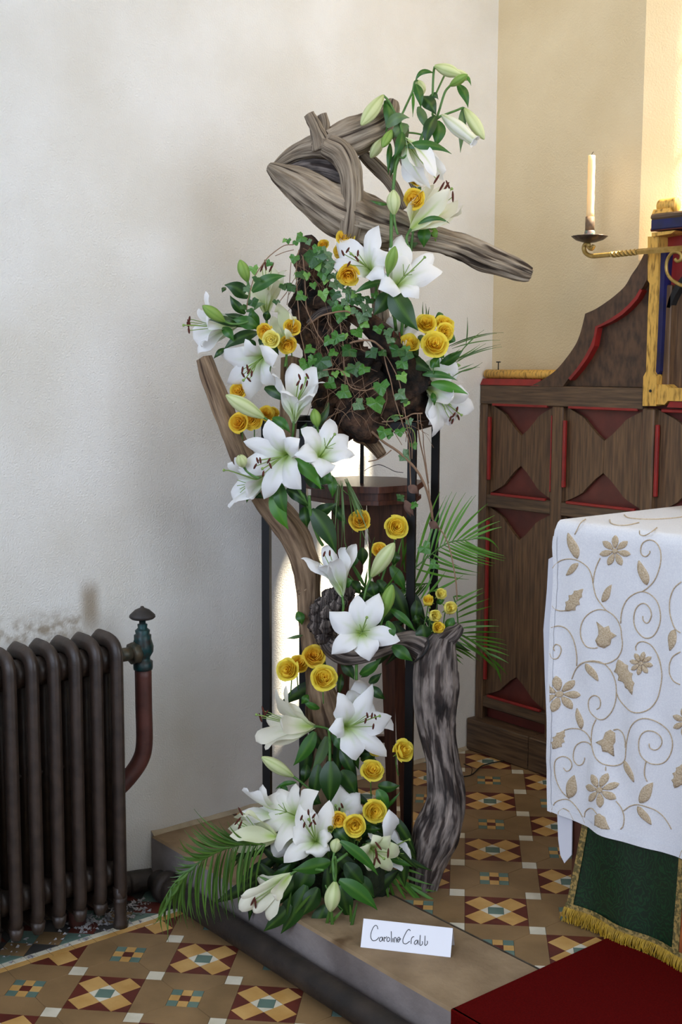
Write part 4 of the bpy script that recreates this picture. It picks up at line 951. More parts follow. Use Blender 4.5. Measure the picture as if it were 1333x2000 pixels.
def lily(z, throat, ax, tips, label, anth=(), pist=None, dd=0, tint=.0, W=.030, closed=0, parent=None, stem=None, back=0, dark=False, fil=0):
    rr = random.Random(hash(label) % 9999 if False else sum(map(ord, label)))
    axis = vcam(ax); T = zat(z, throat[0], throat[1], dd); base = T - axis * .035
    if parent is None:
        root = thing('lily', label, 'lily', base, 'white lilies of the arrangement'); host = root
        BLOOMS.append((fx(z, *throat), root, dd))
    else:
        root = parent; host = put('flower', lathe([(.002, 0), (.005, .006), (.006, .012)], base, axis, 8), M_stem, root)
    for n, tp in enumerate(tips):
        ddt = tp[2] if len(tp) > 2 else None
        tip = plane_at(z, tp[0], tp[1], dd - .01, T, axis, .006) if ddt is None else zat(z, tp[0], tp[1], dd + ddt)
        v = tip - T; e = v - axis * v.dot(axis)
        el = e.length; e = e.normalized() if el > 1e-4 else CU.copy(); L = (tip - base).length
        h = v.dot(axis)
        if closed: p1 = base + axis * (L * .3) + e * (.022); p2 = tip - axis * (L * .25) + e * .016
        else: p1 = base + axis * .045 + e * .008; p2 = T + e * (el * .62) + axis * max(h * .75 + .034, .03) + axis.cross(e) * rr.uniform(-.014, .014)
        P = bez([base, p1, p2, tip], 12)
        b = axis.cross(e)
        if b.length < .05: b = CR.copy()
        ww = W * (1.08 if n % 2 == 0 else .86) * (tp[3] if len(tp) > 3 else 1) * rr.uniform(.94, 1.06)
        geo = blade(P, b.normalized(), wpetal(ww), 8, cup=.42 if not closed else .5, wave=.34, ph=rr.uniform(0, 6), fold=.14, colf=petalcol(tint, back or (1 if ax[2] < .2 else 0)), up=axis)
        put('petal', geo[:3], M_petal, host, col=geo[3])
    ads = axis * .055
    for n, (x, y) in enumerate(anth):
        A = plane_at(z, x, y, dd - .02, T, axis, .05, .12); a0 = base + axis * .03
        f = put('stamen', tube(bez([a0, a0 + axis * .025, A - axis * .015, A], 6), .0011, 5, 1), M_pist, host)
        ud = (CU * rr.uniform(.6, 1) + CR * rr.uniform(-.6, .6) - CF * .2).normalized(); la = .0085 if not dark else .014
        put('anther', tube([A - ud * la, A - ud * la * .5, A + ud * la * .5, A + ud * la], [.0008, .0026, .0026, .0008], 7, 2), M_anth, f if parent is None else host)
    for n in range(fil):
        a = 2 * math.pi * n / max(fil, 1); tdir = (axis + (CR * math.cos(a) + CU * math.sin(a)) * .28).normalized(); a0 = base + axis * .03
        put('stamen', tube([a0, a0 + axis * .03, a0 + tdir * .065], .001, 5, 2), M_pist, host)
    if pist:
        A = plane_at(z, pist[0], pist[1], dd - .03, T, axis, .065, .13); a0 = base + axis * .02
        put('pistil', join([q[:2] for q in (tube(bez([a0, a0 + axis * .03, A - axis * .02, A], 6), .0017, 6, 1), lathe([(.0015, -.003), (.004, 0), (.0035, .003), (0, .004)], A, (A - a0), 8))]), M_pist, host)
    if parent is None:
        q = stem or (0, -.06, -.05)
        s1 = base - axis * .025; s2 = base + CR * q[0] + CU * q[1] - CF * q[2]
        put('stalk', tube(bez([base + axis * .004, s1, s1.lerp(s2, .5), s2], 8), [.0042] * 1 + [.0034] * 8, 8, 1), M_stem, root)
    return root
GREENB, PALEB, WHITB = (H(88, 132, 44), H(140, 172, 82)), (H(150, 172, 84), H(214, 222, 168)), (H(176, 188, 110), H(238, 238, 220))
def bud(z, b, t, w, label, tone=PALEB, dd=0, dt=0, parent=None, stem=(0, -.05, -.03), open_=False):
    B, T = zat(z, b[0], b[1], dd), zat(z, t[0], t[1], dd + dt); R = w / 2 / K[z][2] / PXM
    ax = (T - B).normalized(); L = (T - B).length; a = CR if abs(ax.dot(CR)) < .8 else CU
    Xv = (a - ax * a.dot(ax)).normalized(); Yv = ax.cross(Xv); V, Fc, U, C = [], [], [], []
    n, sg = 14, 24; rot = rnd.uniform(0, 6)
    for i in range(n + 1):
        t_ = i / n; rad_ = R * (max(0, math.sin(math.pi * (t_ * .94 + .045)) ** .75) * (.86 + .24 * t_) if t_ < .8 or not open_ else max(.55, 1 - t_ * .3))
        for j in range(sg + 1):
            th = 2 * math.pi * (j % sg) / sg; lobes = abs(math.cos(1.5 * th + rot)); rr = rad_ * (.9 + .14 * lobes ** .6)
            V.append(B + ax * (L * t_) + (Xv * math.cos(th) + Yv * math.sin(th)) * rr); U.append((j / sg, t_))
            g = max(0, 1 - (1 - lobes) * 6) if False else (1 - sstep(.0, .3, lobes)) * .5 + max(0, lobes - .93) * 10 * .8
            C.append(mixc(tone[1], tone[0], min(1, g + .45 * (1 - sstep(0, .35, t_)) + .25 * sstep(.85, 1, t_))))
    for i in range(n):
        for j in range(sg): q = i * (sg + 1) + j; Fc.append((q, q + 1, q + sg + 2, q + sg + 1))
    if parent is None:
        root = thing('lily_bud', label, 'lily bud', B, 'closed lily buds'); put('bud', (V, Fc, U), M_bud, root, col=C)
        BLOOMS.append((fx(z, *b), root, dd))
        s2 = B + CR * stem[0] + CU * stem[1] - CF * stem[2]
        put('stalk', tube(bez([B + ax * .004, B - ax * .02, (B - ax * .03).lerp(s2, .5), s2], 8), [.0038] + [.003] * 8, 8, 1), M_stem, root)
    else:
        root = put('bud', (V, Fc, U), M_bud, parent, col=C)
    if open_:
        for k in range(5):
            a_ = 2 * math.pi * k / 5; d = Xv * math.cos(a_) + Yv * math.sin(a_); e0 = T + d * R * .5 - ax * .01
            g = blade(bez([e0, e0 + ax * .008, e0 + ax * .014 + d * .004, e0 + ax * .014 + d * .009], 5), ax.cross(d), wpetal(R * .5), 4, colf=lambda t, s: WHITE)
            put('petal', g[:3], M_petal, root, col=g[3])
    return root
GOLD, YEL, LEM = (H(255, 228, 88), H(255, 188, 36)), (H(255, 238, 96), H(255, 200, 38)), (H(255, 248, 150), H(255, 230, 96))
ROSES = []
def rose(z, x, y, d, ax, tone, label, dd=0, bud_=False, stem=(0, -.07, -.03)):
    R = d / 2 / K[z][2] / PXM; axis = vcam(ax); c = zat(z, x, y, dd); a = CR if abs(axis.dot(CR)) < .8 else CU
    Xv = (a - axis * a.dot(axis)).normalized(); Yv = axis.cross(Xv); b0 = c - axis * R * .85; rr = random.Random(int(x * 7 + y))
    root = thing('rose', label, 'rose', b0, 'yellow spray roses')
    ROSES.append((fx(z, x, y), root, dd))
    def petal(rad_, az, span, z0, z1, flare, shade, ph):
        n, m_ = 7, 8; V, Fc, U, C = [], [], [], []
        for i in range(n + 1):
            h = i / n
            for j in range(m_ + 1):
                u = 2 * j / m_ - 1; th = az + u * span / 2; top_ = z1 - (z1 - z0) * .2 * u * u + R * .09 * math.sin(u * 4 + ph)
                rho = rad_ * (.35 + .65 * math.sin(math.pi / 2 * min(1, h * 1.5)) ** .7) + flare * R * max(0, h - .6) ** 2 * 6
                rho *= 1 + .035 * math.sin(th * 4 + ph) + .05 * u
                zz = z0 + (top_ - z0) * h - (abs(flare) * R * .35 * max(0, h - .75) ** 2 * 16)
                V.append(c + axis * zz + (Xv * math.cos(th) + Yv * math.sin(th)) * rho); U.append((j / m_, h))
                k = shade + .42 * (1 - sstep(.4, .95, h))
                C.append(mixc(tone[0], tone[1], min(1, max(0, k))))
        for i in range(n):
            for j in range(m_): q = i * (m_ + 1) + j; Fc.append((q, q + 1, q + m_ + 2, q + m_ + 1))
        return V, Fc, U, C
    def jn(L):
        V, Fc, U, C = [], [], [], []
        for g in L: n = len(V); V += g[0]; Fc += [tuple(i + n for i in f) for f in g[1]]; U += g[2]; C += g[3]
        return V, Fc, U, C
    dome = .5 if not bud_ else .8
    n0 = 5 if not bud_ else 4
    for k in range(n0):
        g = petal(R * (.9 if not bud_ else .8), k * 2 * math.pi / n0 + rr.uniform(-.25, .25), 1.95, -.85 * R, R * rr.uniform(-.1, .25) if not bud_ else R * .5, .34 if not bud_ else -.12, -.15, rr.uniform(0, 6)); put('outer_petal', g[:3], M_rosep, root, col=g[3])
    inn = []
    for ring, (rf, n) in enumerate(((.80, 5), (.63, 5), (.47, 5), (.32, 4), (.19, 3), (.08, 3))):
        if bud_: rf *= .84
        for k in range(n): inn.append(petal(R * rf, k * 2 * math.pi / n + ring * .9 + rr.uniform(-.3, .3), 6.28 / n * rr.uniform(1.1, 1.5), -.6 * R, R * (.3 + dome * (1 - rf) ** .7 * .8) * rr.uniform(.66, 1.2), rr.uniform(.02, .16), -.05 + .06 * ring, rr.uniform(0, 6)))
    inn = jn(inn); put('inner_petals', inn[:3], M_rosep, root, col=inn[3])
    sp = []
    for k in range(5):
        a_ = k * 1.2566; dv = Xv * math.cos(a_) + Yv * math.sin(a_); sp.append(blade(bez([b0 + dv * .002, b0 + dv * R * .5, b0 + dv * R * .8 + axis * R * .3, b0 + dv * R * .95 - axis * R * .1], 5), axis.cross(dv), lambda t: .0038 * (1 - t) + .0004, 2, colf=lambda t, s: H(120, 150, 60)))
    sp = jn(sp); put('sepals', sp[:3], M_leaf, root, col=sp[3])
    put('calyx', lathe([(.0016, -.008), (.0045, -.004), (.005, 0), (.003, .003)], b0, axis, 8), M_stem, root)
    s2 = b0 + CR * stem[0] + CU * stem[1] - CF * stem[2]
    put('stalk', tube(bez([b0, b0 - axis * .02, (b0 - axis * .03).lerp(s2, .5), s2], 8), .0017, 6, 1), M_stem, root)
    return root
LG, LD, LM, LY, LB = H(70, 128, 34), H(30, 66, 18), H(46, 96, 26), H(110, 152, 56), H(94, 122, 80)
def near(lst, p): return min(lst, key=lambda q: (q[0][0] - p[0]) ** 2 + (q[0][1] - p[1]) ** 2)
def leaf(z, x0, y0, x1, y1, w, c=LM, bend=0, dd=0, dt=0, parent=None, tilt=0, bulge=.015, name='leaf', m=None, who=None, ns=6):
    p0, p3 = zat(z, x0, y0, dd), zat(z, x1, y1, dd + dt); v = p3 - p0; L = v.length
    s = v.cross(CF).normalized(); mo = s * (bend * L) - CF * bulge
    P = bez([p0, p0 + v * .33 + mo, p0 + v * .68 + mo, p3], 10)
    W = w / 2 / K[z][2] / PXM
    side = (s + CF * tilt).normalized(); k = rnd.uniform(.85, 1.12); cc = tuple(q * k for q in c); cl = mixc(cc, LY, .35)
    g = blade(P, side, wleaf(W), ns, fold=-.18, wave=.05, ph=rnd.uniform(0, 6), colf=lambda t, s_: mixc(cc, cl, max(0, 1 - abs(s_) * 4) * .8), up=-CF)
    if parent is None:
        parent = near(who or BLOOMS, fx(z, x0, y0))[1]
    return put(name, g[:3], m or M_leaf, parent, col=g[3])
def stem(z, pts, r, parent, name='stem', m=None):
    return put(name, tube([zat(z, q[0], q[1], q[2] if len(q) > 2 else 0) for q in pts], r, 8, 6), m or M_stem, parent)

# ------------------------------------------------------------------ lilies
lily('1', (400, 460), (-.45, .3, .8), [(130, 200), (490, 90), (572, 325), (535, 555), (205, 500), (75, 425)], 'open white lily with brown anthers left of its twin beneath the log', [(178, 330), (220, 305), (309, 332), (300, 380), (230, 425)], (250, 338), -.12)
lily('1', (670, 580), (.35, .4, .8), [(690, 172), (962, 335), (1045, 490), (838, 725), (485, 645), (725, 330)], 'open white lily without anthers above a big dark leaf on the right', (), (888, 368), -.13, fil=5)
lily('1', (640, 1070), (-.2, .5, .7), [(585, 885), (852, 1000), (560, 940), (700, 1190), (560, 1240)], 'white lily mostly hidden behind the right hand yellow roses', [(615, 1035), (670, 1040)], None, -.0)
lily('2', (745, 985), (-.5, -.45, .75), [(395, 922), (618, 808), (905, 945), (880, 1208), (640, 1333), (458, 1195)], 'drooping white lily facing down left above the sawn branch top', [(595, 1075), (600, 1120), (638, 1058), (650, 1090), (675, 1110), (650, 1160)], (605, 1165), -.12)
lily('3', (690, 490), (.05, .95, .3), [(495, 185, -.03), (668, 85, .03), (860, 115, .03), (962, 255, -.02), (575, 340, -.07, .8), (858, 378, -.07, .8)], 'small upright cup shaped white lily with dark rust anthers', [(735, 205), (722, 258), (752, 290), (803, 198), (799, 262)], (790, 215), -.13, W=.029, stem=(-.01, -.07, -.01))
lily('2', (803, 490), (.0, .95, .25), [(548, 345, .02), (985, 215, .02), (755, 180, .02), (860, 185, .03), (720, 330, -.03), (905, 300, -.03)], 'white lily standing upright behind a broad leaf at upper left', [(795, 168), (766, 185), (846, 188)], None, -.04, tint=1.25, W=.026, stem=(0, -.08, 0), dark=True)
lily('2', (430, 705), (-.95, -.1, .25), [(275, 392, 0), (205, 560, .04), (240, 868, -.03), (212, 940, .03), (170, 800, .05), (300, 640, -.05)], 'white lily in profile at the far left with protruding pistil', [(135, 638), (130, 664), (122, 686), (130, 735)], (85, 690), -.06, stem=(.07, -.01, 0))
lily('2', (935, 745), (-.25, .85, .5), [(905, 490), (1000, 585, -.02), (855, 610), (965, 715, -.03, .7), (850, 715, -.03, .7)], 'half open greenish white lily above the four left roses', (), None, -.10, tint=1.45, W=.018, closed=1, stem=(0, -.06, .02))
lily('3', (600, 890), (-.3, -.15, .93), [(465, 572), (248, 765), (198, 1012), (425, 1267), (752, 1182), (738, 740)], 'largest white lily facing forward on the left branch', [(370, 930), (395, 930), (350, 980), (468, 932), (482, 975), (420, 1045)], (415, 1000), -.18, W=.029)
lily('3', (930, 870), (.35, .45, .8), [(745, 655), (1000, 566), (1162, 720), (1218, 885), (925, 1080), (688, 885)], 'white lily without anthers right of the largest lily', (), (1040, 705), -.16, fil=5)
lily('3', (385, 1110), (-.85, -.25, .35), [(110, 955, .0), (130, 1345, -.03), (150, 1245, .03), (170, 900, .05), (290, 1220, -.05, .8)], 'white lily in profile tucked under the largest lily', (), (80, 1015), -.12, fil=4, stem=(.05, 0, 0))
lily('c', (600, 670), (-.25, .9, .3), [(325, 485, -.02), (510, 388, .03), (655, 405, .0), (725, 378, .05), (560, 505, -.07, .9), (460, 545, -.05)], 'upright white lily resting on the knotted vine burl', [(447, 480), (495, 452), (535, 445)], None, -.12, W=.025, stem=(.0, -.05, .03))
lily('c', (765, 1020), (.05, .2, .95), [(532, 868), (735, 745), (893, 735), (1045, 1080), (822, 1227), (548, 1178)], 'broad white lily facing forward over the bent vine arm', (), (803, 912), -.2, W=.03, fil=6)
lily('8', (670, 800), (.45, .1, .85), [(580, 500), (880, 425), (1047, 705), (1003, 1057), (738, 1090), (498, 822)], 'white lily with pollen specks on one petal below the vine arm', [(835, 698), (875, 700), (905, 712), (820, 745), (887, 795)], (940, 705), -.17, W=.029)
lily('8', (760, 640), (.3, .5, .4), [(765, 390), (690, 480), (1062, 832), (900, 640)], 'white lily hidden behind the pollen specked lily', (), None, -.08)
lily('9', (400, 310), (-.9, .05, .35), [(195, 20, .03), (272, -5, -.0), (40, 425, .0), (112, 490, -.05), (235, 265, -.08, .8), (120, 240, .05)], 'white lily in left profile with dark anthers before the black leg', [(98, 190), (75, 242), (110, 215)], (45, 220), -.12, tint=1.1, stem=(.06, -.02, 0), dark=True)
lily('6', (890, 610), (-.55, .4, .6), [(485, 410), (690, 275), (1222, 300), (393, 890), (690, 1098), (920, 200)], 'wide cream white lily without anthers at lower left', (), None, -.27, tint=.6, W=.03, fil=6)
lily('6', (1180, 950), (-.05, .25, .9), [(1010, 412), (1360, 418), (885, 765), (765, 1235), (1212, 1187), (1400, 900)], 'white lily with six anthers facing forward in the bottom cluster', [(1085, 575), (1155, 625), (1162, 705), (1030, 740), (1113, 735), (995, 648)], (1090, 672), -.31, tint=.5, W=.029)
lily('6', (620, 590), (-.7, .25, .4), [(288, 262, -.02, 1.1), (218, 612, -.03), (490, 212, .05, .6), (330, 690, .02)], 'leftmost folded white lily in the bottom cluster', (), None, -.24, W=.028, tint=.2)
lily('6', (530, 905), (-.95, .05, .3), [(58, 885, -.05), (212, 618, -.02), (28, 1005, .03), (110, 640, .03), (36, 788, .06)], 'greenish half open lily pointing left with large dark anthers', [(205, 570), (165, 690), (195, 745)], None, -.29, tint=1.4, W=.02, closed=1, dark=True, stem=(.05, 0, .02))
lily('6', (970, 925), (-.7, -.3, .4), [(738, 830), (745, 1000), (610, 1095), (760, 1090)], 'white lily half hidden under the wide cream lily', (), None, -.25, W=.024)
lily('7', (230, 600), (.1, .5, .7), [(250, 290), (467, 382), (515, 575), (330, 680), (140, 640)], 'white lily behind the pair of roses in the bottom cluster', [(270, 520), (240, 568)], (200, 520), -.18, tint=.1)
lily('7', (600, 1000), (.45, -.1, .8), [(602, 832), (800, 842), (897, 1022), (800, 1228), (575, 1228), (450, 975)], 'small lime white lily with big dark anthers at lower right', [(665, 957), (770, 1035), (642, 1030), (660, 1105), (622, 1130)], (722, 1092), -.31, tint=1.5, W=.021, dark=True)
lily('7', (720, 1030), (.6, .1, .5), [(778, 558, -.02), (835, 740, .02), (1012, 1012, .0), (992, 1200, .0), (540, 775, .0)], 'white lily facing right behind the lime white lily', (), (1000, 890), -.22, fil=5)
lily('E', (520, 548), (-.7, -.45, .5), [(428, 540), (355, 602), (470, 705), (408, 672), (347, 658), (500, 600, -.06)], 'small white lily hanging over the front edge of the step', [(405, 625), (415, 635), (440, 650)], None, -.37, tint=1.15, W=.021, dark=True, stem=(.08, .02, .04))
lily('5', (680, 1030), (.65, -.45, .45), [(1070, 1032, .02), (1132, 1215, .05), (868, 1390, .06), (588, 1392, -.03), (632, 1540, -.02), (860, 1075, -.07)], 'white lily hanging off the right end of the root mass', [(930, 1205), (965, 1245), (890, 1275), (850, 1320), (875, 1350), (945, 1305)], (980, 1275), .02, stem=(-.05, .03, .02))
lily('5', (600, 780), (.8, .0, .5), [(945, 735, 0), (862, 832, 0), (800, 690, .03), (735, 640, .04), (800, 500, .06)], 'white lily peeping out between dark leaves on the right', (), (830, 800), .02, stem=(-.05, -.02, .02))

# tall lily stems at the top, with their buds and flowers
S1 = thing('tall_lily', 'tall lily stem with hanging buds rising in front of the log', 'lily stem', zat('1', 600, 900, -.08), 'tall lily stems at the top')
BLOOMS.append((fx('4', 520, 900), S1, -.08)); BLOOMS.append((fx('1', 600, 640), S1, -.1))
stem('1', [(640, 1000, -.0), (600, 640, -.06), (597, 300, -.09), (600, 0, -.09)], .0046, S1)
stem('4', [(465, 1511, -.09), (470, 1350, -.09), (492, 1100, -.09), (505, 1000, -.08), (540, 880, -.08), (560, 740, -.07), (540, 600, -.06)], .0042, S1)
stem('4', [(540, 620, -.06), (500, 540, -.05), (440, 430, -.05), (395, 382, -.05)], .003, S1)
stem('4', [(620, 880, -.085), (570, 925, -.085), (525, 915, -.08)], .003, S1)
stem('4', [(555, 700, -.07), (585, 800, -.08), (610, 880, -.085)], .0026, S1)
bud('4', (395, 385), (203, 642), 118, '', PALEB, -.05, -.04, S1)
bud('4', (470, 685), (388, 835), 80, '', GREENB, -.07, -.02, S1)
bud('4', (395, 750), (285, 925), 95, '', PALEB, -.02, .0, S1)
lily('4', (640, 850), (.45, -.85, .2), [(808, 1195, -.04), (920, 1122, .0), (735, 1170, -.0), (880, 1080, .03), (770, 1190, .04), (850, 1090, -.05)], 'hanging half open bloom on the tall stem', [(858, 1112)], None, -.09, tint=.1, closed=1, W=.026, parent=S1, back=1, dark=True)
bud('4', (490, 1418), (485, 1203), 118, 'pale upright bud against the silver log', PALEB, -.12, 0, None, (.01, -.05, 0))
S2 = thing('tall_lily', 'highest lily stem carrying six nodding buds against the warm wall', 'lily stem', zat('4', 715, 900, -.03), 'tall lily stems at the top')
BLOOMS.append((fx('4', 800, 600), S2, -.03)); BLOOMS.append((fx('4', 1000, 300), S2, -.03))
stem('1', [(690, 1000, .0), (780, 200, -.02), (800, 0, -.03)], .004, S2)
stem('4', [(690, 1511, -.03), (712, 1200, -.03), (715, 900, -.03), (725, 760, -.03), (800, 620, -.03), (850, 560, -.03)], .0045, S2)
stem('4', [(540, 590, -.03), (600, 460, -.03), (650, 350, -.03), (668, 270, -.03), (690, 255, -.04)], .0028, S2)
stem('4', [(735, 725, -.03), (670, 712, -.04), (600, 705, -.05)], .0025, S2)
stem('4', [(825, 560, -.03), (825, 380, -.03), (832, 200, -.03), (842, 135, -.04)], .003, S2)
stem('4', [(840, 400, -.02), (890, 290, -.0), (940, 195, .01), (1000, 165, .01)], .0026, S2)
stem('4', [(850, 600, -.03), (880, 520, -.04), (930, 360, -.04), (975, 300, -.04)], .003, S2)
stem('4', [(860, 590, -.04), (885, 570, -.05), (912, 555, -.05)], .0034, S2)
stem('4', [(880, 570, -.03), (960, 540, -.02), (1040, 510, -.02), (1085, 492, -.02), (1105, 500, -.02)], .003, S2)
bud('4', (840, 128), (1070, 205), 104, '', PALEB, -.04, .0, S2)
bud('4', (1000, 165), (1150, 245), 76, '', PALEB, .01, .03, S2)
bud('4', (972, 302), (1127, 203), 76, '', GREENB, -.06, -.03, S2)
bud('4', (905, 553), (1185, 780), 125, '', WHITB, -.05, -.03, S2, open_=True)
bud('4', (1103, 497), (1272, 765), 108, '', PALEB, -.02, -.02, S2)
bud('4', (690, 255), (742, 370), 92, '', PALEB, -.04, .05, S2)
lily('4', (710, 1465), (.6, .6, .3), [(770, 1180, -.02), (838, 1158, .02), (977, 1193, -.05), (1095, 1330, -.03), (1047, 1295, .03), (930, 1170, .05)], 'white lily with green ribs opening right above the log', [(905, 1175), (942, 1178), (960, 1165), (1000, 1262)], (990, 1195), -.08, tint=1.2, W=.023, closed=1, back=1, dark=True, stem=(0, -.05, .0))

bud('1', (570, 512), (632, 272), 100, 'green lily bud between the two lilies under the log', GREENB, -.16, -.03, None, (0, -.05, 0))
bud('2', (640, 312), (572, 122), 100, 'green lily bud topmost at the upper left', GREENB, -.08, 0, None, (0, -.06, 0))
bud('2', (440, 657), (248, 520), 100, 'green lily bud lying before the profile lily at far left', GREENB, -.12, -.03, None, (.06, .0, 0))
bud('3', (425, 558), (95, 362), 128, 'long pale lily bud beside the sawn branch top', PALEB, -.15, -.02, None, (.05, -.03, 0))
bud('3', (890, 640), (860, 480), 92, 'green lily bud above the lily right of the largest', GREENB, -.12, 0, None, (0, -.05, 0))
bud('3', (250, 985), (215, 885), 95, 'small lime lily bud left of the largest lily', PALEB, -.17, -.03, None, (.04, -.03, .02))
bud('c', (838, 615), (1003, 372), 112, 'tall pale lily bud above the vine arm', PALEB, -.12, -.02, None, (-.02, -.06, 0))
bud('c', (920, 905), (987, 673), 96, 'lime green lily bud right of the broad forward lily', GREENB, -.15, -.02, None, (-.01, -.05, 0))
bud('9', (325, 692), (83, 543), 100, 'pale lily bud pointing left before the black leg', PALEB, -.15, -.02, None, (.05, -.04, 0))
bud('7', (185, 1030), (218, 875), 122, 'short lime lily bud below the pair of roses', PALEB, -.34, .02, None, (-.01, -.05, 0))
bud('E', (740, 545), (720, 668), 62, 'lime lily bud hanging straight down over the step', PALEB, -.37, -.01, None, (-.0, .07, .03))
bud('5', (830, 680), (972, 690), 60, 'small green lily bud among leaves on the right', GREENB, .03, 0, None, (-.05, -.01, 0))

# ------------------------------------------------------------------ roses
for q in [('1', 200, 188, 132, (-.1, .3, .8), GOLD, 'deep gold rose above the left lily under the log', -.06), ('1', 150, 318, 105, (-.4, -.2, .7), GOLD, 'deep gold rose half behind the left lily petal', -.05),
          ('1', 225, 525, 155, (.0, -.5, .8), GOLD, 'faded gold rose drooping below the left lily under the log', -.13), ('1', 8, 250, 80, (-.2, .3, .8), GOLD, 'small gold rose at the top of the ivy', -.02),
          ('1', 900, 937, 148, (-.05, .25, .9), YEL, 'bright yellow rose leftmost of the right upper cluster', -.06), ('1', 1062, 935, 140, (.2, .5, .7), YEL, 'bright yellow rose topmost of the right upper cluster', -.03),
          ('1', 1072, 1012, 132, (.3, -.1, .8), YEL, 'bright yellow rose rightmost of the right upper cluster', -.06), ('1', 978, 1117, 188, (0, .1, 1), YEL, 'largest bright yellow rose in the right upper cluster', -.09),
          ('1', 755, 1108, 148, (.1, .4, .8), YEL, 'yellow rose with loose petal beside the ivy on the right', -.04),
          ('2', 785, 748, 122, (-.3, -.3, .8), GOLD, 'gold rose leftmost of four below the half open lily', -.12), ('2', 842, 812, 122, (-.1, -.1, .9), LEM, 'pale lemon rose lowest left of four beneath the half open lily', -.14),
          ('2', 1030, 702, 122, (.2, .1, .9), GOLD, 'gold rose rightmost of four beside the half open lily', -.11), ('2', 985, 862, 130, (.1, -.4, .8), GOLD, 'gold rose just above the short wooden post', -.11),
          ('2', 555, 1258, 118, (-.1, .1, .9), GOLD, 'gold rose behind the drooping lily petal', -.07), ('3', 203, 602, 145, (-.2, .1, .9), GOLD, 'dark gold rose against the sawn branch', -.11),
          ('3', 322, 577, 145, (-.1, -.1, .9), GOLD, 'gold rose under the long pale bud', -.1), ('3', 450, 522, 115, (.2, .2, .8), GOLD, 'gold rose right of the long pale bud', -.08), ('3', 520, 512, 82, (.5, .3, .6), GOLD, 'wilted gold rose nearest the short wooden post', -.06),
          ('4', 665, 1280, 145, (-.1, -.1, .9), GOLD, 'dried gold rose in front of the silver log', -.1), ('4', 685, 1115, 92, (0, .3, .7), GOLD, 'small gold rose behind the hanging bloom', -.05),
          ('c', 750, 208, 132, (-.1, .2, .9), GOLD, 'gold rose behind the hanging palm strands', -.02), ('c', 1020, 255, 142, (.1, .1, .9), YEL, 'yellow rose on a tall stem beside the black leg', -.06), ('c', 892, 418, 90, (-.1, .2, .8), GOLD, 'small orange yellow rose behind the tall pale bud', -.07),
          ('8', 372, 182, 165, (.1, .3, .8), GOLD, 'ruffled gold rose topmost of the left middle cluster', -.1), ('8', 245, 245, 135, (.2, .4, .7), GOLD, 'gold rose behind its neighbours in the left middle cluster', -.08),
          ('8', 140, 302, 165, (-.25, .2, .85), YEL, 'yellow rose leftmost of the left middle cluster', -.12), ('8', 460, 372, 188, (.1, .25, .9), YEL, 'yellow rose with drooping petal above the specked lily', -.14),
          ('8', 1155, 1003, 165, (.55, .3, .7), YEL, 'yellow rose on a long stem in front of the black leg', -.14), ('8', 880, 1172, 162, (.1, .45, .8), YEL, 'yellow rose with a dropping petal left of the black leg', -.17), ('8', 920, 1000, 112, (.2, -.3, .7), YEL, 'yellow rose peeping out under the specked petal', -.12),
          ('7', 625, 580, 205, (.1, .15, .95), YEL, 'full yellow rose rightmost in the bottom cluster', -.24), ('7', 230, 680, 152, (.1, .1, .95), GOLD, 'orange yellow rose left of the bottom pair', -.3), ('7', 407, 737, 192, (.0, .1, .95), YEL, 'yellow rose right of the bottom pair', -.31)]:
    rose(*q[:7], dd=q[7])
for q in [('p', 430, 1052, 140, (.1, .2, .9), LEM, 'lemon rose topmost of five above the vine knob', -.1), ('p', 300, 1122, 132, (-.05, .6, .75), YEL, 'cupped golden rose leftmost of five above the vine knob', -.11), ('p', 525, 1198, 162, (.25, .1, .9), LEM, 'lemon rose rightmost of five above the vine knob', -.12),
          ('p', 370, 1278, 150, (.25, .1, .9), LEM, 'lemon rose in the middle of five above the vine knob', -.15), ('p', 402, 1398, 150, (.1, .1, .9), YEL, 'yellow rose lowest of five above the vine knob', -.16),
          ('7', 145, 772, 76, (0, .5, .8), (H(170, 176, 80), H(140, 150, 60)), 'tiny green rosebud beside the left of the bottom pair', -.32), ('7', 447, 866, 82, (0, .5, .8), (H(190, 176, 70), H(160, 150, 50)), 'tiny yellow green rosebud under the right of the bottom pair', -.29)]:
    rose(*q[:7], dd=q[7], bud_=True, stem=(-.01, -.06, -.02))

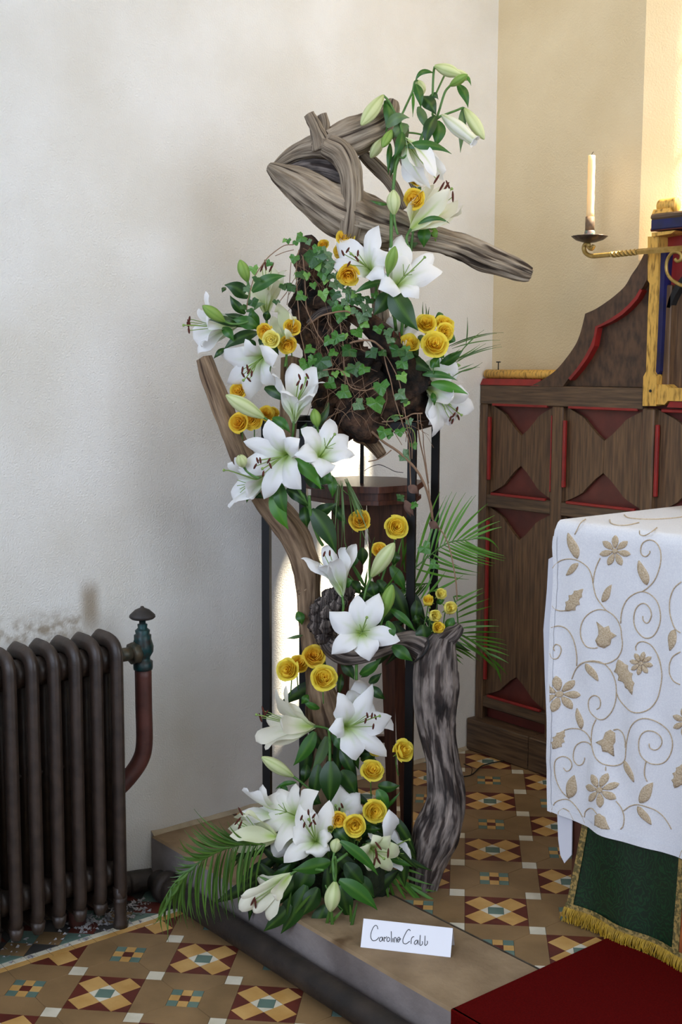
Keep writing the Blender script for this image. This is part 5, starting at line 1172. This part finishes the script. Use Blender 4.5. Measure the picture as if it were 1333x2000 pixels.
# ------------------------------------------------------------------ lily and rose leaves
for q in [('4',415,425,415,705,95,LM,.15,-.04),('4',425,660,625,580,95,LB,.2,-.06),('4',615,640,465,770,110,LB,-.1,-.05),('4',605,640,545,900,60,LD,0,-.05),('4',560,700,485,940,85,LM,.08,-.08),('4',455,800,438,1075,50,LM,0,-.05),('4',520,880,458,1090,70,LD,0,-.06),
          ('4',826,185,670,275,45,LM,-.28,-.03),('4',675,285,722,495,78,LM,.05,-.07),('4',655,360,652,572,26,LG,0,-.03),('4',735,395,855,555,120,LD,.05,-.05),('4',790,395,875,420,60,LD,.2,-.02),('4',852,560,765,832,105,LD,-.1,-.07),('4',868,600,845,835,120,LM,.1,-.05),('4',700,480,780,700,80,LB,0,-.0),
          ('4',1040,285,1132,492,78,LM,.08,-.02),('4',1085,500,1065,880,70,LB,0,-.01),('4',590,830,990,893,80,LM,.12,-.1),('4',430,1330,280,1293,28,LM,.15,-.12),('4',700,1500,972,1495,44,LM,.2,-.1),('4',1105,210,1160,300,30,LG,0,-.0),
          ('1',598,655,835,1005,190,LD,-.05,-.15),('1',585,660,445,872,140,LD,.05,-.11),('1',750,610,800,725,90,LM,0,-.08),('1',520,580,278,682,62,LM,-.08,-.1),('1',700,600,700,660,60,LD,0,-.1),('1',760,300,720,250,50,LD,0,-.06),
          ('5',720,690,1005,500,120,LM,-.05,.02),('5',520,800,935,870,85,LM,.1,-.03),('5',620,900,1058,1030,130,LG,.05,-.01),('5',330,600,640,770,150,LD,0,-.02),('5',640,1010,660,1170,70,LM,0,.0),('5',380,650,600,700,120,LD,0,.0),
          ('2',645,450,437,340,130,LD,-.12,-.05),('2',620,590,487,430,80,LD,.1,-.03),('2',450,360,418,408,40,LD,0,-.05),('2',735,695,680,535,90,LM,.15,-.08),('2',725,705,508,640,112,LM,-.05,-.1),('2',620,620,420,590,60,LD,.1,-.06),('2',560,690,300,645,80,LD,-.08,-.09),('2',420,710,520,832,82,LM,.1,-.08),
          ('2',678,400,972,262,105,LM,.12,-.12),('2',725,755,430,905,105,LD,-.1,-.06),('2',440,890,345,980,50,LD,0,-.08),('2',740,800,910,950,150,LD,.1,-.05),('2',800,650,820,560,70,LD,0,-.06),('2',690,560,800,510,40,LB,.2,-.05),('2',700,900,640,800,80,LD,0,-.05),
          ('3',670,920,925,1185,115,LG,.12,-.17),('3',870,1050,1030,1130,150,LM,.1,-.14),('3',1010,1060,1020,1255,80,LM,.05,-.14),('3',555,1110,628,1412,120,LM,-.08,-.15),('3',620,1180,825,1335,100,LD,.08,-.12),('3',985,425,770,700,60,LD,.2,-.08),('3',500,560,655,692,85,LM,.12,-.13),('3',430,300,650,440,100,LD,.1,-.08),('3',780,1080,960,1180,90,LD,0,-.12),('3',850,1410,1060,1300,110,LD,0,-.05),('3',330,1200,420,1260,70,LD,0,-.08),('3',300,1215,275,1300,30,LM,0,-.12),('3',640,1010,690,930,50,LD,0,-.1),('3',750,720,800,600,60,LD,0,-.08),
          ('c',400,130,582,452,140,LD,.08,-.13),('c',350,110,372,262,90,LD,0,-.1),('c',120,10,237,275,110,LG,-.05,-.15),('c',300,0,380,120,80,LD,0,-.1),('c',955,935,930,1090,80,LM,.25,-.2),('c',970,850,1155,1012,58,LM,.08,-.13),('c',985,1120,1135,1228,92,LM,.05,-.16),('c',620,680,705,640,80,LM,.1,-.1),('c',300,870,335,965,70,LM,.1,-.06),('c',340,1040,222,1062,26,LB,0,-.06),('c',560,100,660,240,70,LD,0,-.02),
          ('8',380,840,192,1135,120,LM,.05,-.14),('8',480,880,350,1180,95,LB,.08,-.1),('8',530,860,630,1030,100,LM,.12,-.12),('8',640,900,760,1170,110,LD,.05,-.1),('8',770,345,955,200,90,LM,-.06,-.09),('8',610,240,720,390,100,LD,.1,-.06),('8',780,1090,900,1020,90,LD,0,-.08),('8',610,340,590,520,60,LD,0,-.04),('8',860,300,780,370,60,LD,0,-.03),('8',850,420,960,330,70,LD,0,-.03),('8',860,450,990,560,90,LD,0,-.02),
          ('9',612,575,605,905,165,LD,0,-.2),('9',690,650,800,820,130,LD,.1,-.14),('9',690,480,800,700,90,LD,0,-.12),('9',520,600,470,900,110,LD,0,-.12),('9',430,600,410,740,80,LD,0,-.1),('9',350,740,190,790,36,LM,-.2,-.16),('9',230,755,290,820,60,LM,0,-.14),('9',440,830,540,900,100,LD,0,-.15),
          ('7',250,905,662,1278,112,LM,.1,-.36),('7',180,760,345,920,150,LD,.05,-.3),('7',100,900,130,1100,120,LD,0,-.3),('7',755,1085,1032,1182,72,LM,.08,-.24),('7',490,760,690,770,90,LD,0,-.26),
          ('E',720,465,565,498,62,LM,.0,-.36),('E',755,540,912,662,62,LM,.1,-.37),('E',620,560,518,758,75,LD,.05,-.33),('E',670,570,605,685,70,LD,0,-.33),('E',560,640,448,748,60,LD,0,-.35),('E',570,610,520,690,50,LD,0,-.33),('E',480,560,560,470,50,LD,0,-.3),('E',700,640,640,760,60,LD,0,-.32),('E',760,560,800,700,70,LD,0,-.3),('E',830,520,900,610,60,LD,0,-.28),('E',640,480,580,600,80,LD,0,-.3),('E',590,520,500,640,80,LD,0,-.3),('E',780,470,860,560,70,LD,0,-.28)]:
    leaf(*q[:6], c=q[6], bend=q[7], dd=q[8], dt=-.01)
for q in [('1',650,110,745,255,120,LM,0),('1',575,110,540,250,60,LM,0),('1',895,105,882,282,115,LM,-.02),('1',800,180,795,290,80,LB,0),('1',955,100,985,235,60,LY,0),('1',750,120,800,150,60,LB,0),('1',1135,1030,1070,1130,110,LM,-.02),('1',1050,860,975,900,60,LM,0),('1',940,1260,1020,1320,110,LM,-.05),('1',760,1240,840,1160,90,LD,-.02),('1',1000,1200,1060,1240,70,LM,-.06),('1',870,1040,840,1120,70,LB,-.0),
          ('c',770,405,775,535,78,LD,-.03),('c',740,440,650,565,70,LM,-.03),('c',1010,435,995,535,80,LD,-.0),('c',975,540,1082,725,85,LM,0),('c',690,650,760,740,100,LD,-.02),('c',830,650,870,770,90,LD,-.02),('c',880,640,960,760,80,LD,0),
          ('p',180,1120,150,1370,120,LD,-.06),('p',240,1370,290,1560,170,LD,-.12),('p',480,1330,585,1390,140,LM,-.13),('p',380,1140,470,1110,60,LM,-.08),('p',220,1300,130,1330,90,LD,-.1),('p',380,1480,330,1550,80,LD,-.13),
          ('7',650,345,770,560,130,LM,-.2),('7',660,300,900,300,125,LD,-.18),('8',420,640,270,560,60,LM,-.1),('8',320,520,260,600,70,LM,-.1),('8',430,230,480,270,60,LD,-.08),('7',730,560,900,370,40,LM,-.16)]:
    leaf(*q[:6], c=q[6], dd=q[7], bend=rnd.uniform(-.06, .06), who=ROSES)
rp_ = random.Random(5)
for i in range(100):              # filler leaves inside the bottom and middle clusters, the shade there mixed into their green
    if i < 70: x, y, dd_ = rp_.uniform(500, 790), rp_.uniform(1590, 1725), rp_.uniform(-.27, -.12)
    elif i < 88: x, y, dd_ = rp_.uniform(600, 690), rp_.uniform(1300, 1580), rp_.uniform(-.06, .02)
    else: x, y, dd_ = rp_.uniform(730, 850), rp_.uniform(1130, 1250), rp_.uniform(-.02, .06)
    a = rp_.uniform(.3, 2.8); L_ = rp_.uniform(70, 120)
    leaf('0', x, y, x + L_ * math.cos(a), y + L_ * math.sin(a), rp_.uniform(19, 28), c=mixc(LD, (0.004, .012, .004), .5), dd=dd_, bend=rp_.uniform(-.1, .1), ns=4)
for nm, pts, par in (('stem', [('c',385,30,-.14),('c',400,180,-.13),('c',450,330,-.12),('c',485,390,-.11)], 8), ('stem', [('3',720,1170,-.14),('3',800,1300,-.13),('3',845,1400,-.12)], 8), ('stem', [('9',600,330,-.14),('9',608,450,-.14),('9',606,590,-.15)], 13), ('stem', [('8',740,230,-.1),('8',740,390,-.1)], 13), ('stem', [('7',165,1120,-.35),('7',190,1340,-.37)], 17), ('stem', [('7',330,1040,-.34),('7',190,1140,-.35)], 17), ('stem', [('1',700,860,-.03),('1',690,1000,-.02),('1',680,1100,0)], 1), ('stem', [('1',735,900,-.02),('1',725,1000,0),('1',715,1100,0)], 1)):
    put(nm, tube([zat(*p) for p in pts], .0042, 8, 6), M_stem, BLOOMS[par][1])
foam = tag(put('dark_gap_filler', join([q[:2] for q in (tube([at(590, 1700, -.17), at(640, 1690, -.16), at(700, 1700, -.16), at(755, 1705, -.15)], [.05, .085, .09, .06], 24, 6, lump=.4, fq=18, seed=3),)]), M_foam, loc=onz(680, 1745)), 'hidden dark filler mass added behind the bottom flowers on the step', 'moss')  # added mass, keeps the gaps between the bottom flowers dark

# ------------------------------------------------------------------ palm fronds and grasses
def frond(label, z, rach, leaflets, w, base_dd, group='palm fronds', col=LG, r=.0022):
    root = thing('palm_frond', label, 'palm frond', zat(z, rach[0][0], rach[0][1], base_dd), group)
    put('rachis', tube([zat(z, q[0], q[1], q[2] if len(q) > 2 else base_dd) for q in rach], [r] * (len(rach) - 1) + [r * .4], 6, 5), M_stem, root)
    for q in leaflets:
        d = q[4] if len(q) > 4 else base_dd
        leaf(z, q[0], q[1], q[2], q[3], w, c=mixc(col, LY, rnd.uniform(0, .4)), bend=q[5] if len(q) > 5 else rnd.uniform(-.06, .06), dd=d, dt=rnd.uniform(-.03, .03), parent=root, name='leaflet', m=M_blade, ns=2, tilt=rnd.uniform(-.4, .4), bulge=.004)
    return root
def lerp_path(R, t):
    n = len(R) - 1; k = min(int(t * n), n - 1); f = t * n - k; return [R[k][i] + (R[k + 1][i] - R[k][i]) * f for i in (0, 1)]
R1 = [(160, 790), (300, 670), (400, 590), (480, 540), (560, 512), (660, 500), (760, 492)]
up1 = [(420, 0), (490, 40), (545, 0), (592, 8), (685, 10), (752, 45), (792, 35), (912, 125), (985, 245), (1038, 305), (1055, 365), (1028, 600)]
lo1 = [(720, 905), (790, 862), (838, 838), (640, 780), (872, 768), (965, 765), (990, 740), (900, 690), (1082, 712), (1100, 688), (1080, 660), (930, 640)]
L = [(*lerp_path(R1, .02 + .96 * i / (len(up1) - 1)), *up1[i], .0, .05 if i < 11 else .25) for i in range(len(up1))] + [(*lerp_path(R1, .0 + .85 * i / (len(lo1) - 1)), *lo1[i], .0, -.04) for i in range(len(lo1))]
L += [(170, 740, 420, 10), (240, 720, 330, 430), (165, 950, 330, 590), (200, 1000, 400, 560), (220, 1110, 370, 760), (290, 1060, 480, 820), (20, 780, 160, 250), (330, 1030, 660, 860), (170, 800, 60, 830), (60, 830, 40, 300)]
frond('upper palm frond fanning right from the black leg', 'p', R1, [q if len(q) > 4 else (*q, .02) for q in L], 26, .0)
R3 = [(560, 1080), (590, 1180), (600, 1280), (610, 1380), (640, 1470), (720, 1520), (820, 1590), (920, 1690), (1000, 1790)]
t3 = [(660, 1078), (860, 995), (880, 1035), (928, 1102), (948, 1180), (1002, 1320), (1027, 1386), (1057, 1455), (1087, 1530), (1112, 1580), (1122, 1635), (1130, 1690), (1126, 1765), (1112, 1882), (1052, 1965)]
L = [(*lerp_path(R3, i / (len(t3) - 1) * .97), *t3[i], .02, .04) for i in range(len(t3))] + [(590, 1540, 915, 1742), (560, 1570, 842, 1752), (500, 1600, 660, 1780), (520, 1650, 662, 1725), (610, 1500, 1060, 1900), (600, 1480, 1040, 1840), (540, 1600, 780, 1740), (500, 1660, 580, 1760), (640, 1480, 900, 1640), (650, 1470, 980, 1700)]
frond('lower palm frond drooping right behind the vine knob', 'p', R3, [q if len(q) > 4 else (*q, .03) for q in L], 24, .03)
R5 = [(560, 1060), (400, 1050), (200, 1020), (0, 1000)]
L = [(q, 1000 + (i % 3) * 30, q - 260 + rnd.uniform(-40, 40), 1000 + 22 * i, .05, .0) for i, q in enumerate([300, 260, 240, 220, 200, 180, 160, 140, 120, 100])]
frond('dark palm frond lying behind the black leg in the middle', 'p', [(330, 940), (200, 960), (40, 1010), (-120, 1080)], [(300 - 30 * i, 945 + 8 * i, 60 - 32 * i, 930 + 38 * i + rnd.uniform(-20, 20), .08) for i in range(10)] + [(300 - 30 * i, 945 + 8 * i, 150 - 30 * i, 1120 + 12 * i, .08) for i in range(8)], 20, .08, col=LM)
R4 = [(455, 395), (380, 392), (300, 410), (220, 445), (140, 500), (80, 560), (30, 640)]
t4 = [(330, 290), (165, 250), (150, 318), (125, 335), (105, 372), (88, 490), (48, 640), (0, 722)]
t4b = [(400, 470), (345, 655), (300, 690), (250, 702), (192, 712), (100, 720), (60, 792), (20, 700)]
L = [(*lerp_path(R4, i / 7 * .95), *t4[i], -.3, .12) for i in range(8)] + [(*lerp_path(R4, i / 7 * .95), *t4b[i], -.32, -.06) for i in range(8)] + [(*lerp_path(R4, .1 + i / 12 * .85), *lerp_path([(380, 560), (300, 640), (220, 690), (130, 700), (70, 730), (20, 690)], i / 12), -.31, -.05) for i in range(13)] + [(*lerp_path(R4, .05 + i / 9 * .8), *lerp_path([(230, 300), (170, 290), (110, 420), (90, 500), (60, 600)], i / 9), -.29, .1) for i in range(10)]
frond('left palm frond spilling over the step towards the radiator', 'E', R4, L + [(*lerp_path(R4, .03 + i / 13 * .8), *lerp_path([(260, 330), (150, 330), (90, 420), (60, 560), (20, 690)], i / 13), -.27, .16) for i in range(14)] + [(*lerp_path(R4, .02 + i / 17 * .9), *lerp_path([(300, 300), (180, 300), (130, 380), (100, 470), (50, 610), (5, 700)], i / 17), -.33, .2) for i in range(18)] + [(*lerp_path(R4, .02 + i / 17 * .9), *lerp_path([(400, 520), (330, 670), (240, 695), (120, 700), (40, 760)], i / 17), -.29, -.12) for i in range(18)] + [(*lerp_path(R4, .0 + i / 11 * .7), *lerp_path([(420, 600), (340, 690), (240, 720), (140, 740)], i / 11), -.33, -.08) for i in range(12)], 9, -.31, col=LD)
frond('right palm frond spread on the step behind the name card', 'E', [(880, 450), (950, 500), (1030, 560), (1100, 600)], [(890, 460, 880, 615), (900, 465, 905, 625), (915, 470, 935, 650), (930, 480, 965, 655), (945, 490, 1000, 650), (960, 500, 1040, 640), (985, 520, 1112, 660), (1000, 530, 1158, 722), (1020, 545, 1152, 585), (960, 490, 1142, 560), (950, 480, 1100, 520), (930, 470, 1120, 600), (910, 470, 1040, 600), (1040, 560, 1180, 640), (900, 480, 850, 640)], 14, -.2, col=LM)
frond('long dark palm blades hanging over the front of the step', 'E', [(700, 560), (730, 620), (770, 660)], [(720, 620, 735, 842), (830, 630, 770, 892), (770, 660, 660, 772), (720, 640, 690, 760), (800, 640, 800, 800), (560, 590, 540, 700), (640, 600, 560, 700), (500, 560, 420, 520)], 13, -.36, col=LD)
frond('thin palm strands hanging in front of the wooden stand', 'c', [(590, -60), (640, 0), (700, 40)], [(590, -80, 540, 330), (600, -80, 570, 380), (610, -80, 600, 410), (615, -80, 620, 400), (620, -80, 640, 380), (630, -80, 655, 430), (640, -80, 830, 370), (650, -90, 840, 470), (655, -90, 800, 250), (660, -90, 780, 140), (650, -100, 760, 300), (645, -90, 700, 300), (640, -90, 820, 300), (660, -100, 720, 60)], 9, -.03, col=LB, r=.0015)
grass = frond('fan of fine bear grass spraying right behind the roses', '5', [(860, 560), (900, 540), (960, 500)], [(860, 465, 1400, 310, .0, .05), (800, 480, 1480, 300, .02, .08), (870, 490, 1440, 390, .0, .06), (950, 560, 1250, 268, .0), (1035, 440, 1050, 120, .02), (890, 640, 1450, 440, .0, .05), (900, 650, 1460, 470, .0, .06), (920, 655, 1270, 430, .01), (940, 740, 1125, 668, .01), (945, 765, 1230, 652, .0, -.1), (870, 830, 1200, 712, .0, .1), (530, 150, 525, -60, .0), (560, 150, 555, -40, .0), (580, 150, 600, 0, .0), (900, 620, 1200, 440, .0)], 15, .0, 'fine grasses', col=LD, r=.0012)
frond('long green blades rising behind the tall pale bud', 'c', [(880, 800), (900, 700)], [(800, 720, 690, 510, .0), (830, 740, 640, 320, .0, .1), (850, 760, 860, 330, .0, .1), (870, 760, 1010, 380, .0), (880, 780, 1040, 560, .0), (900, 790, 930, 500, .0), (860, 770, 650, 560, .0, .1), (990, 560, 1000, 380, .0), (1000, 560, 1060, 330, .0), (940, 800, 1080, 560, .0), (840, 740, 690, 640, .0), (860, 760, 700, 720, .0), (790, 700, 810, 560, .0)], 16, .0, 'fine grasses', col=LM, r=.0015)

# ------------------------------------------------------------------ ivy
OUT = [(0, -.08), (.14, -.24), (.38, -.30), (.44, -.12), (.58, .08), (.44, .20), (.30, .34), (.20, .50), (0, .72), (-.20, .50), (-.30, .34), (-.44, .20), (-.58, .08), (-.44, -.12), (-.38, -.30), (-.14, -.24)]
IVY = []
for k in range(4):
    V = [V3((0, .1, .03))] + [V3((x * (1 + .1 * math.sin(k * 3 + i)), y * (1 + .12 * math.cos(k * 2 + i)), -.10 * abs(x) - .05 * y * y + .03 * math.sin(i * 2 + k))) for i, (x, y) in enumerate(OUT)]
    me = bpy.data.meshes.new('ivy_leaf'); n = len(OUT); me.from_pydata(V, [], [(0, 1 + i, 1 + (i + 1) % n) for i in range(n)])
    me.materials.append(mat('ivy_green', *[(H(52, 106, 30), H(74, 128, 44)), (H(28, 68, 22), H(50, 96, 36)), (H(96, 146, 54), H(122, 168, 80)), (H(60, 102, 54), H(112, 140, 100))][k], rough=.38, scale=14, trans=.1))
    IVY.append(me)
TR = []
def trail(label, z, pts, r=.0016, m=None):
    P = [zat(z, q[0], q[1], q[2] if len(q) > 2 else -.08) for q in pts]
    root = thing('ivy_trail', label, 'ivy', P[0], 'ivy trails'); put('stem', tube(P, r, 6, 5, lump=.3, fq=60), m or M_ivystem, root)
    for q in pts: TR.append((fx(z, q[0], q[1]), root))
    return root
def ivy_leaf(z, x, y, size, ang=None, k=None, dd=-.09):
    p = fx(z, x, y); root = near(TR, p)[1]; c = zat(z, x, y, dd); s = size / K[z][2] / PXM * 1.08
    ang = rnd.uniform(-.9, .9) + math.pi if ang is None else ang
    N = (-CF + CR * rnd.uniform(-.5, .5) + CU * rnd.uniform(-.2, .6)).normalized(); Y = (CU * math.cos(ang) + CR * math.sin(ang)); Y = (Y - N * Y.dot(N)).normalized(); Xv = Y.cross(N)
    o = bpy.data.objects.new('leaf', IVY[k if k is not None else rnd.choice([0, 0, 1, 1, 2, 3])]); COL.objects.link(o); o.parent = root
    b = V3(root['base']); M = Matrix(((Xv.x * s, Y.x * s, N.x * s, c.x - b.x), (Xv.y * s, Y.y * s, N.y * s, c.y - b.y), (Xv.z * s, Y.z * s, N.z * s, c.z - b.z), (0, 0, 0, 1)))
    o.matrix_local = M
trail('bare ivy trail hanging down the left edge of the stump', 'i', [(185, 200), (165, 300), (165, 450), (175, 620), (187, 760), (192, 860), (220, 980), (240, 1090)])
trail('ivy trail crossing the stump from its tip to the small lily', 'i', [(215, 250), (230, 400), (237, 550), (247, 680), (300, 800), (340, 890), (390, 960), (440, 1070), (460, 1150)])
trail('arching ivy tendril reaching left over the upright lily', '2', [(1040, -10, -.06), (955, 0, -.07), (840, 80, -.1), (770, 160, -.13), (700, 270, -.14), (665, 380, -.14), (640, 480, -.13), (630, 570, -.12)], .0013)
trail('short ivy tendril pointing left above the arching one', '2', [(1040, 35, -.04), (960, 55, -.05), (880, 88, -.06)], .001)
trail('ivy tendril slanting down left to the four roses', 'i', [(120, 300, -.05), (110, 440, -.05), (100, 520, -.06), (20, 630, -.08)], .0011)
trail('short bare ivy trail beside the brown curl on the stump', 'i', [(420, 725), (425, 800), (457, 855), (450, 960)], .0014)
trail('ivy trail hanging in the middle of the stump', 'i', [(510, 620), (517, 760), (527, 860), (545, 980), (550, 1100), (560, 1200), (560, 1350)])
trail('longest pale ivy trail falling across the right of the stump', 'i', [(850, 880, -.05), (870, 1000, -.06), (890, 1120, -.07), (930, 1260, -.08), (960, 1400, -.08), (1000, 1530, -.08), (1040, 1650, -.08), (1075, 1740, -.07), (1085, 1850, -.06), (1090, 2000, -.05), (1095, 2150, -.05)], .0018)
trail('pale ivy trail beside the longest one', 'i', [(880, 1040, -.06), (940, 1140, -.07), (1000, 1270, -.08), (1020, 1380, -.08), (1045, 1500, -.08), (1062, 1640, -.08), (1100, 1760, -.07), (1105, 1900, -.06)], .0015)
trail('zigzag ivy twig across the middle of the stump', 'i', [(380, 1180, -.1), (500, 1170, -.11), (560, 1220, -.11), (600, 1310, -.11), (700, 1345, -.11), (800, 1325, -.1)], .0014)
trail('curved woody ivy stem at the top right of the stump', 'i', [(600, 960, -.09), (660, 942, -.1), (740, 935, -.1), (800, 950, -.1), (870, 1010, -.08)], .0028)
trail('grey ivy stem arching over the brown bark', 'i', [(280, 800, -.07), (360, 740, -.1), (470, 710, -.11), (570, 700, -.1), (640, 740, -.08)], .0024)
trail('long brown ivy trail dropping past the back leg to the roses', 'C', [(880, 60, .0), (882, 110, .0), (890, 180, .0), (910, 270, .0), (930, 400, .0), (945, 520, -.01), (990, 580, -.02), (1020, 650, -.03), (1045, 780, -.05), (1052, 870, -.06)], .002)
trail('woody ivy branch slanting under the root mass', 'C', [(680, 140, -.06), (740, 190, -.06), (800, 230, -.06), (870, 300, -.05), (910, 370, -.04), (935, 450, -.03), (945, 520, -.02)], .0036)
trail('side twig of the slanting woody ivy branch', 'h', [(640, 405, -.06), (580, 455, -.06), (500, 500, -.06), (410, 520, -.05)], .0016)
trail('fine wiry tendril looping above the wooden top', 'h', [(370, 612, .08), (440, 570, .06), (520, 552, .05), (600, 582, .05), (680, 620, .05), (760, 630, .05)], .0009, M_black)
trail('pale twig lying along the bottom edge of the root mass', 'i', [(860, 1600, -.08), (960, 1590, -.08), (1060, 1560, -.08), (1110, 1535, -.08), (1190, 1530, -.08)], .002)
trail('thin ivy trail hanging from the right corner of the stand', 'i', [(1170, 1530, -.03), (1175, 1600, -.03), (1195, 1700, -.03), (1200, 1800, -.02), (1220, 1950, -.02), (1240, 2100, -.02)], .0014)
trail('curling green tendril at the top corner of the stand', 'h', [(590, 165, -.07), (610, 90, -.07), (680, 55, -.08), (760, 65, -.08)], .0012, M_pist)
trail('looped green tendril on the front black leg', 'h', [(765, 240, -.05), (770, 200, -.06), (820, 180, -.06), (865, 220, -.06), (878, 300, -.06), (870, 340, -.06)], .0012, M_pist)
for q in [(310,240,165,3.3,1),(400,220,115,None,3),(320,300,110),(380,385,95,None,0),(400,330,90),(380,550,90),(480,550,95),(500,650,90,None,0),(600,560,80,None,3),(570,520,70,None,3),(600,680,85,None,2),(525,730,95,None,0),(700,740,90,None,3),(740,700,80,None,3),(655,860,100,None,0),(712,800,75,None,2),(500,900,110,None,0),(430,930,85,None,0),(470,1030,75,None,0),(560,890,50),(600,1010,125,None,1),(640,1150,125,2.9,1),(715,1160,95,3.6,0),(770,1030,95,None,1),(860,1030,75,None,1),(990,1010,115,None,1),(1060,1040,105,None,1),(1020,1110,105,2.4,0),(830,830,85,None,0),(910,860,75,None,3),(930,920,75,None,3),(850,1300,125,2.9,0),(810,1430,150,2.9,0),(1020,1225,85,None,2),(1000,1370,95,None,3),(660,1450,95,2.2,3),(540,1350,115,2.1,0),(430,1280,95,2.2,0),(365,1180,115,None,3),(240,1120,105,None,0),(300,1090,85,None,0),(280,1000,85,None,0),(370,1090,160,None,1),(560,1190,70,None,2),(480,1200,60,None,2),(880,1670,110,None,0),(1005,1670,80,2.9,0),(970,1560,60,None,1),(210,570,85,None,0),(150,260,75,None,0),(200,390,85,None,1),(125,500,75,None,1),(60,490,65,None,1),(210,95,85,None,0),(160,130,60,None,0),(420,300,90,None,3),(440,330,80),(300,480,60),(470,470,80,None,3),(620,450,70,None,3),(560,620,60),(660,620,60),(720,650,80,None,3),(640,690,60,None,3),(760,600,70),(800,560,60),(450,620,60),(530,480,70,None,3),(330,180,70,None,0),(260,130,50),(250,400,60),(400,440,60),(95,120,45),(70,120,35),(640,560,60),(560,700,70,None,1),(690,580,70,None,1),(610,600,80,None,1),(480,400,60),(440,400,70,None,1),(1060,1440,55,None,2),(1080,1590,60),(920,1700,60),(1040,1420,60)]:
    ivy_leaf('i', *q)
for z, x, y, s, d in (('2', 690, 195, 75, -.14), ('2', 720, 280, 65, -.15), ('2', 830, 145, 60, -.12), ('2', 630, 365, 60, -.12), ('2', 680, 480, 85, -.12), ('2', 950, 340, 65, -.08), ('2', 1020, 360, 70, -.07), ('2', 890, 480, 55, -.1), ('2', 655, 555, 50, -.13), ('2', 1080, 240, 70, -.07), ('2', 600, 525, 60, -.13),
                      ('C', 860, 195, 34, -.05), ('C', 820, 240, 50, -.06), ('C', 808, 425, 36, -.04), ('C', 862, 455, 32, -.05), ('C', 908, 640, 55, -.05), ('C', 955, 715, 42, -.05), ('h', 865, 350, 75, -.06), ('h', 870, 950, 75, -.06), ('h', 735, 870, 60, -.05), ('5', 260, 510, 150, -.06), ('5', 270, 660, 120, -.06), ('5', 330, 480, 90, -.07), ('5', 70, 320, 70, -.06), ('5', 140, 390, 110, -.06), ('5', 100, 280, 80, -.06), ('5', 280, 800, 110, -.06)):
    ivy_leaf(z, x, y, s, dd=d)
M_dead = mat('dead_leaf_brown', H(86, 60, 50), H(112, 84, 70), .8, 20, trans=.05)
for z, x0, y0, x1, y1, w, d in (('C', 830, 440, 850, 510, 36, -.04), ('C', 840, 375, 885, 410, 40, -.05), ('C', 930, 535, 975, 560, 36, -.03), ('p', 60, 90, 150, 250, 70, -.05)):
    leaf(z, x0, y0, x1, y1, w, dd=d, parent=near(TR, fx(z, x0, y0))[1], name='dead_leaf', m=M_dead)
sd = thing('dry_twig', 'dry dark twig lying on the tiles before the plinth', 'twig', onz(*fx('0', 905, 1515)))
tw_ = [onz(*fx('0', x, y), .006) for x, y in ((893, 1517), (912, 1516), (925, 1511), (940, 1497), (958, 1491), (972, 1488), (985, 1486))]
put('twig', tube(tw_, .0022, 6, 4), M_black, sd); put('side_shoot', tube([onz(921, 1513, .006), onz(922, 1500, .03), onz(906, 1492, .05)], .0012, 5, 3), M_black, sd)
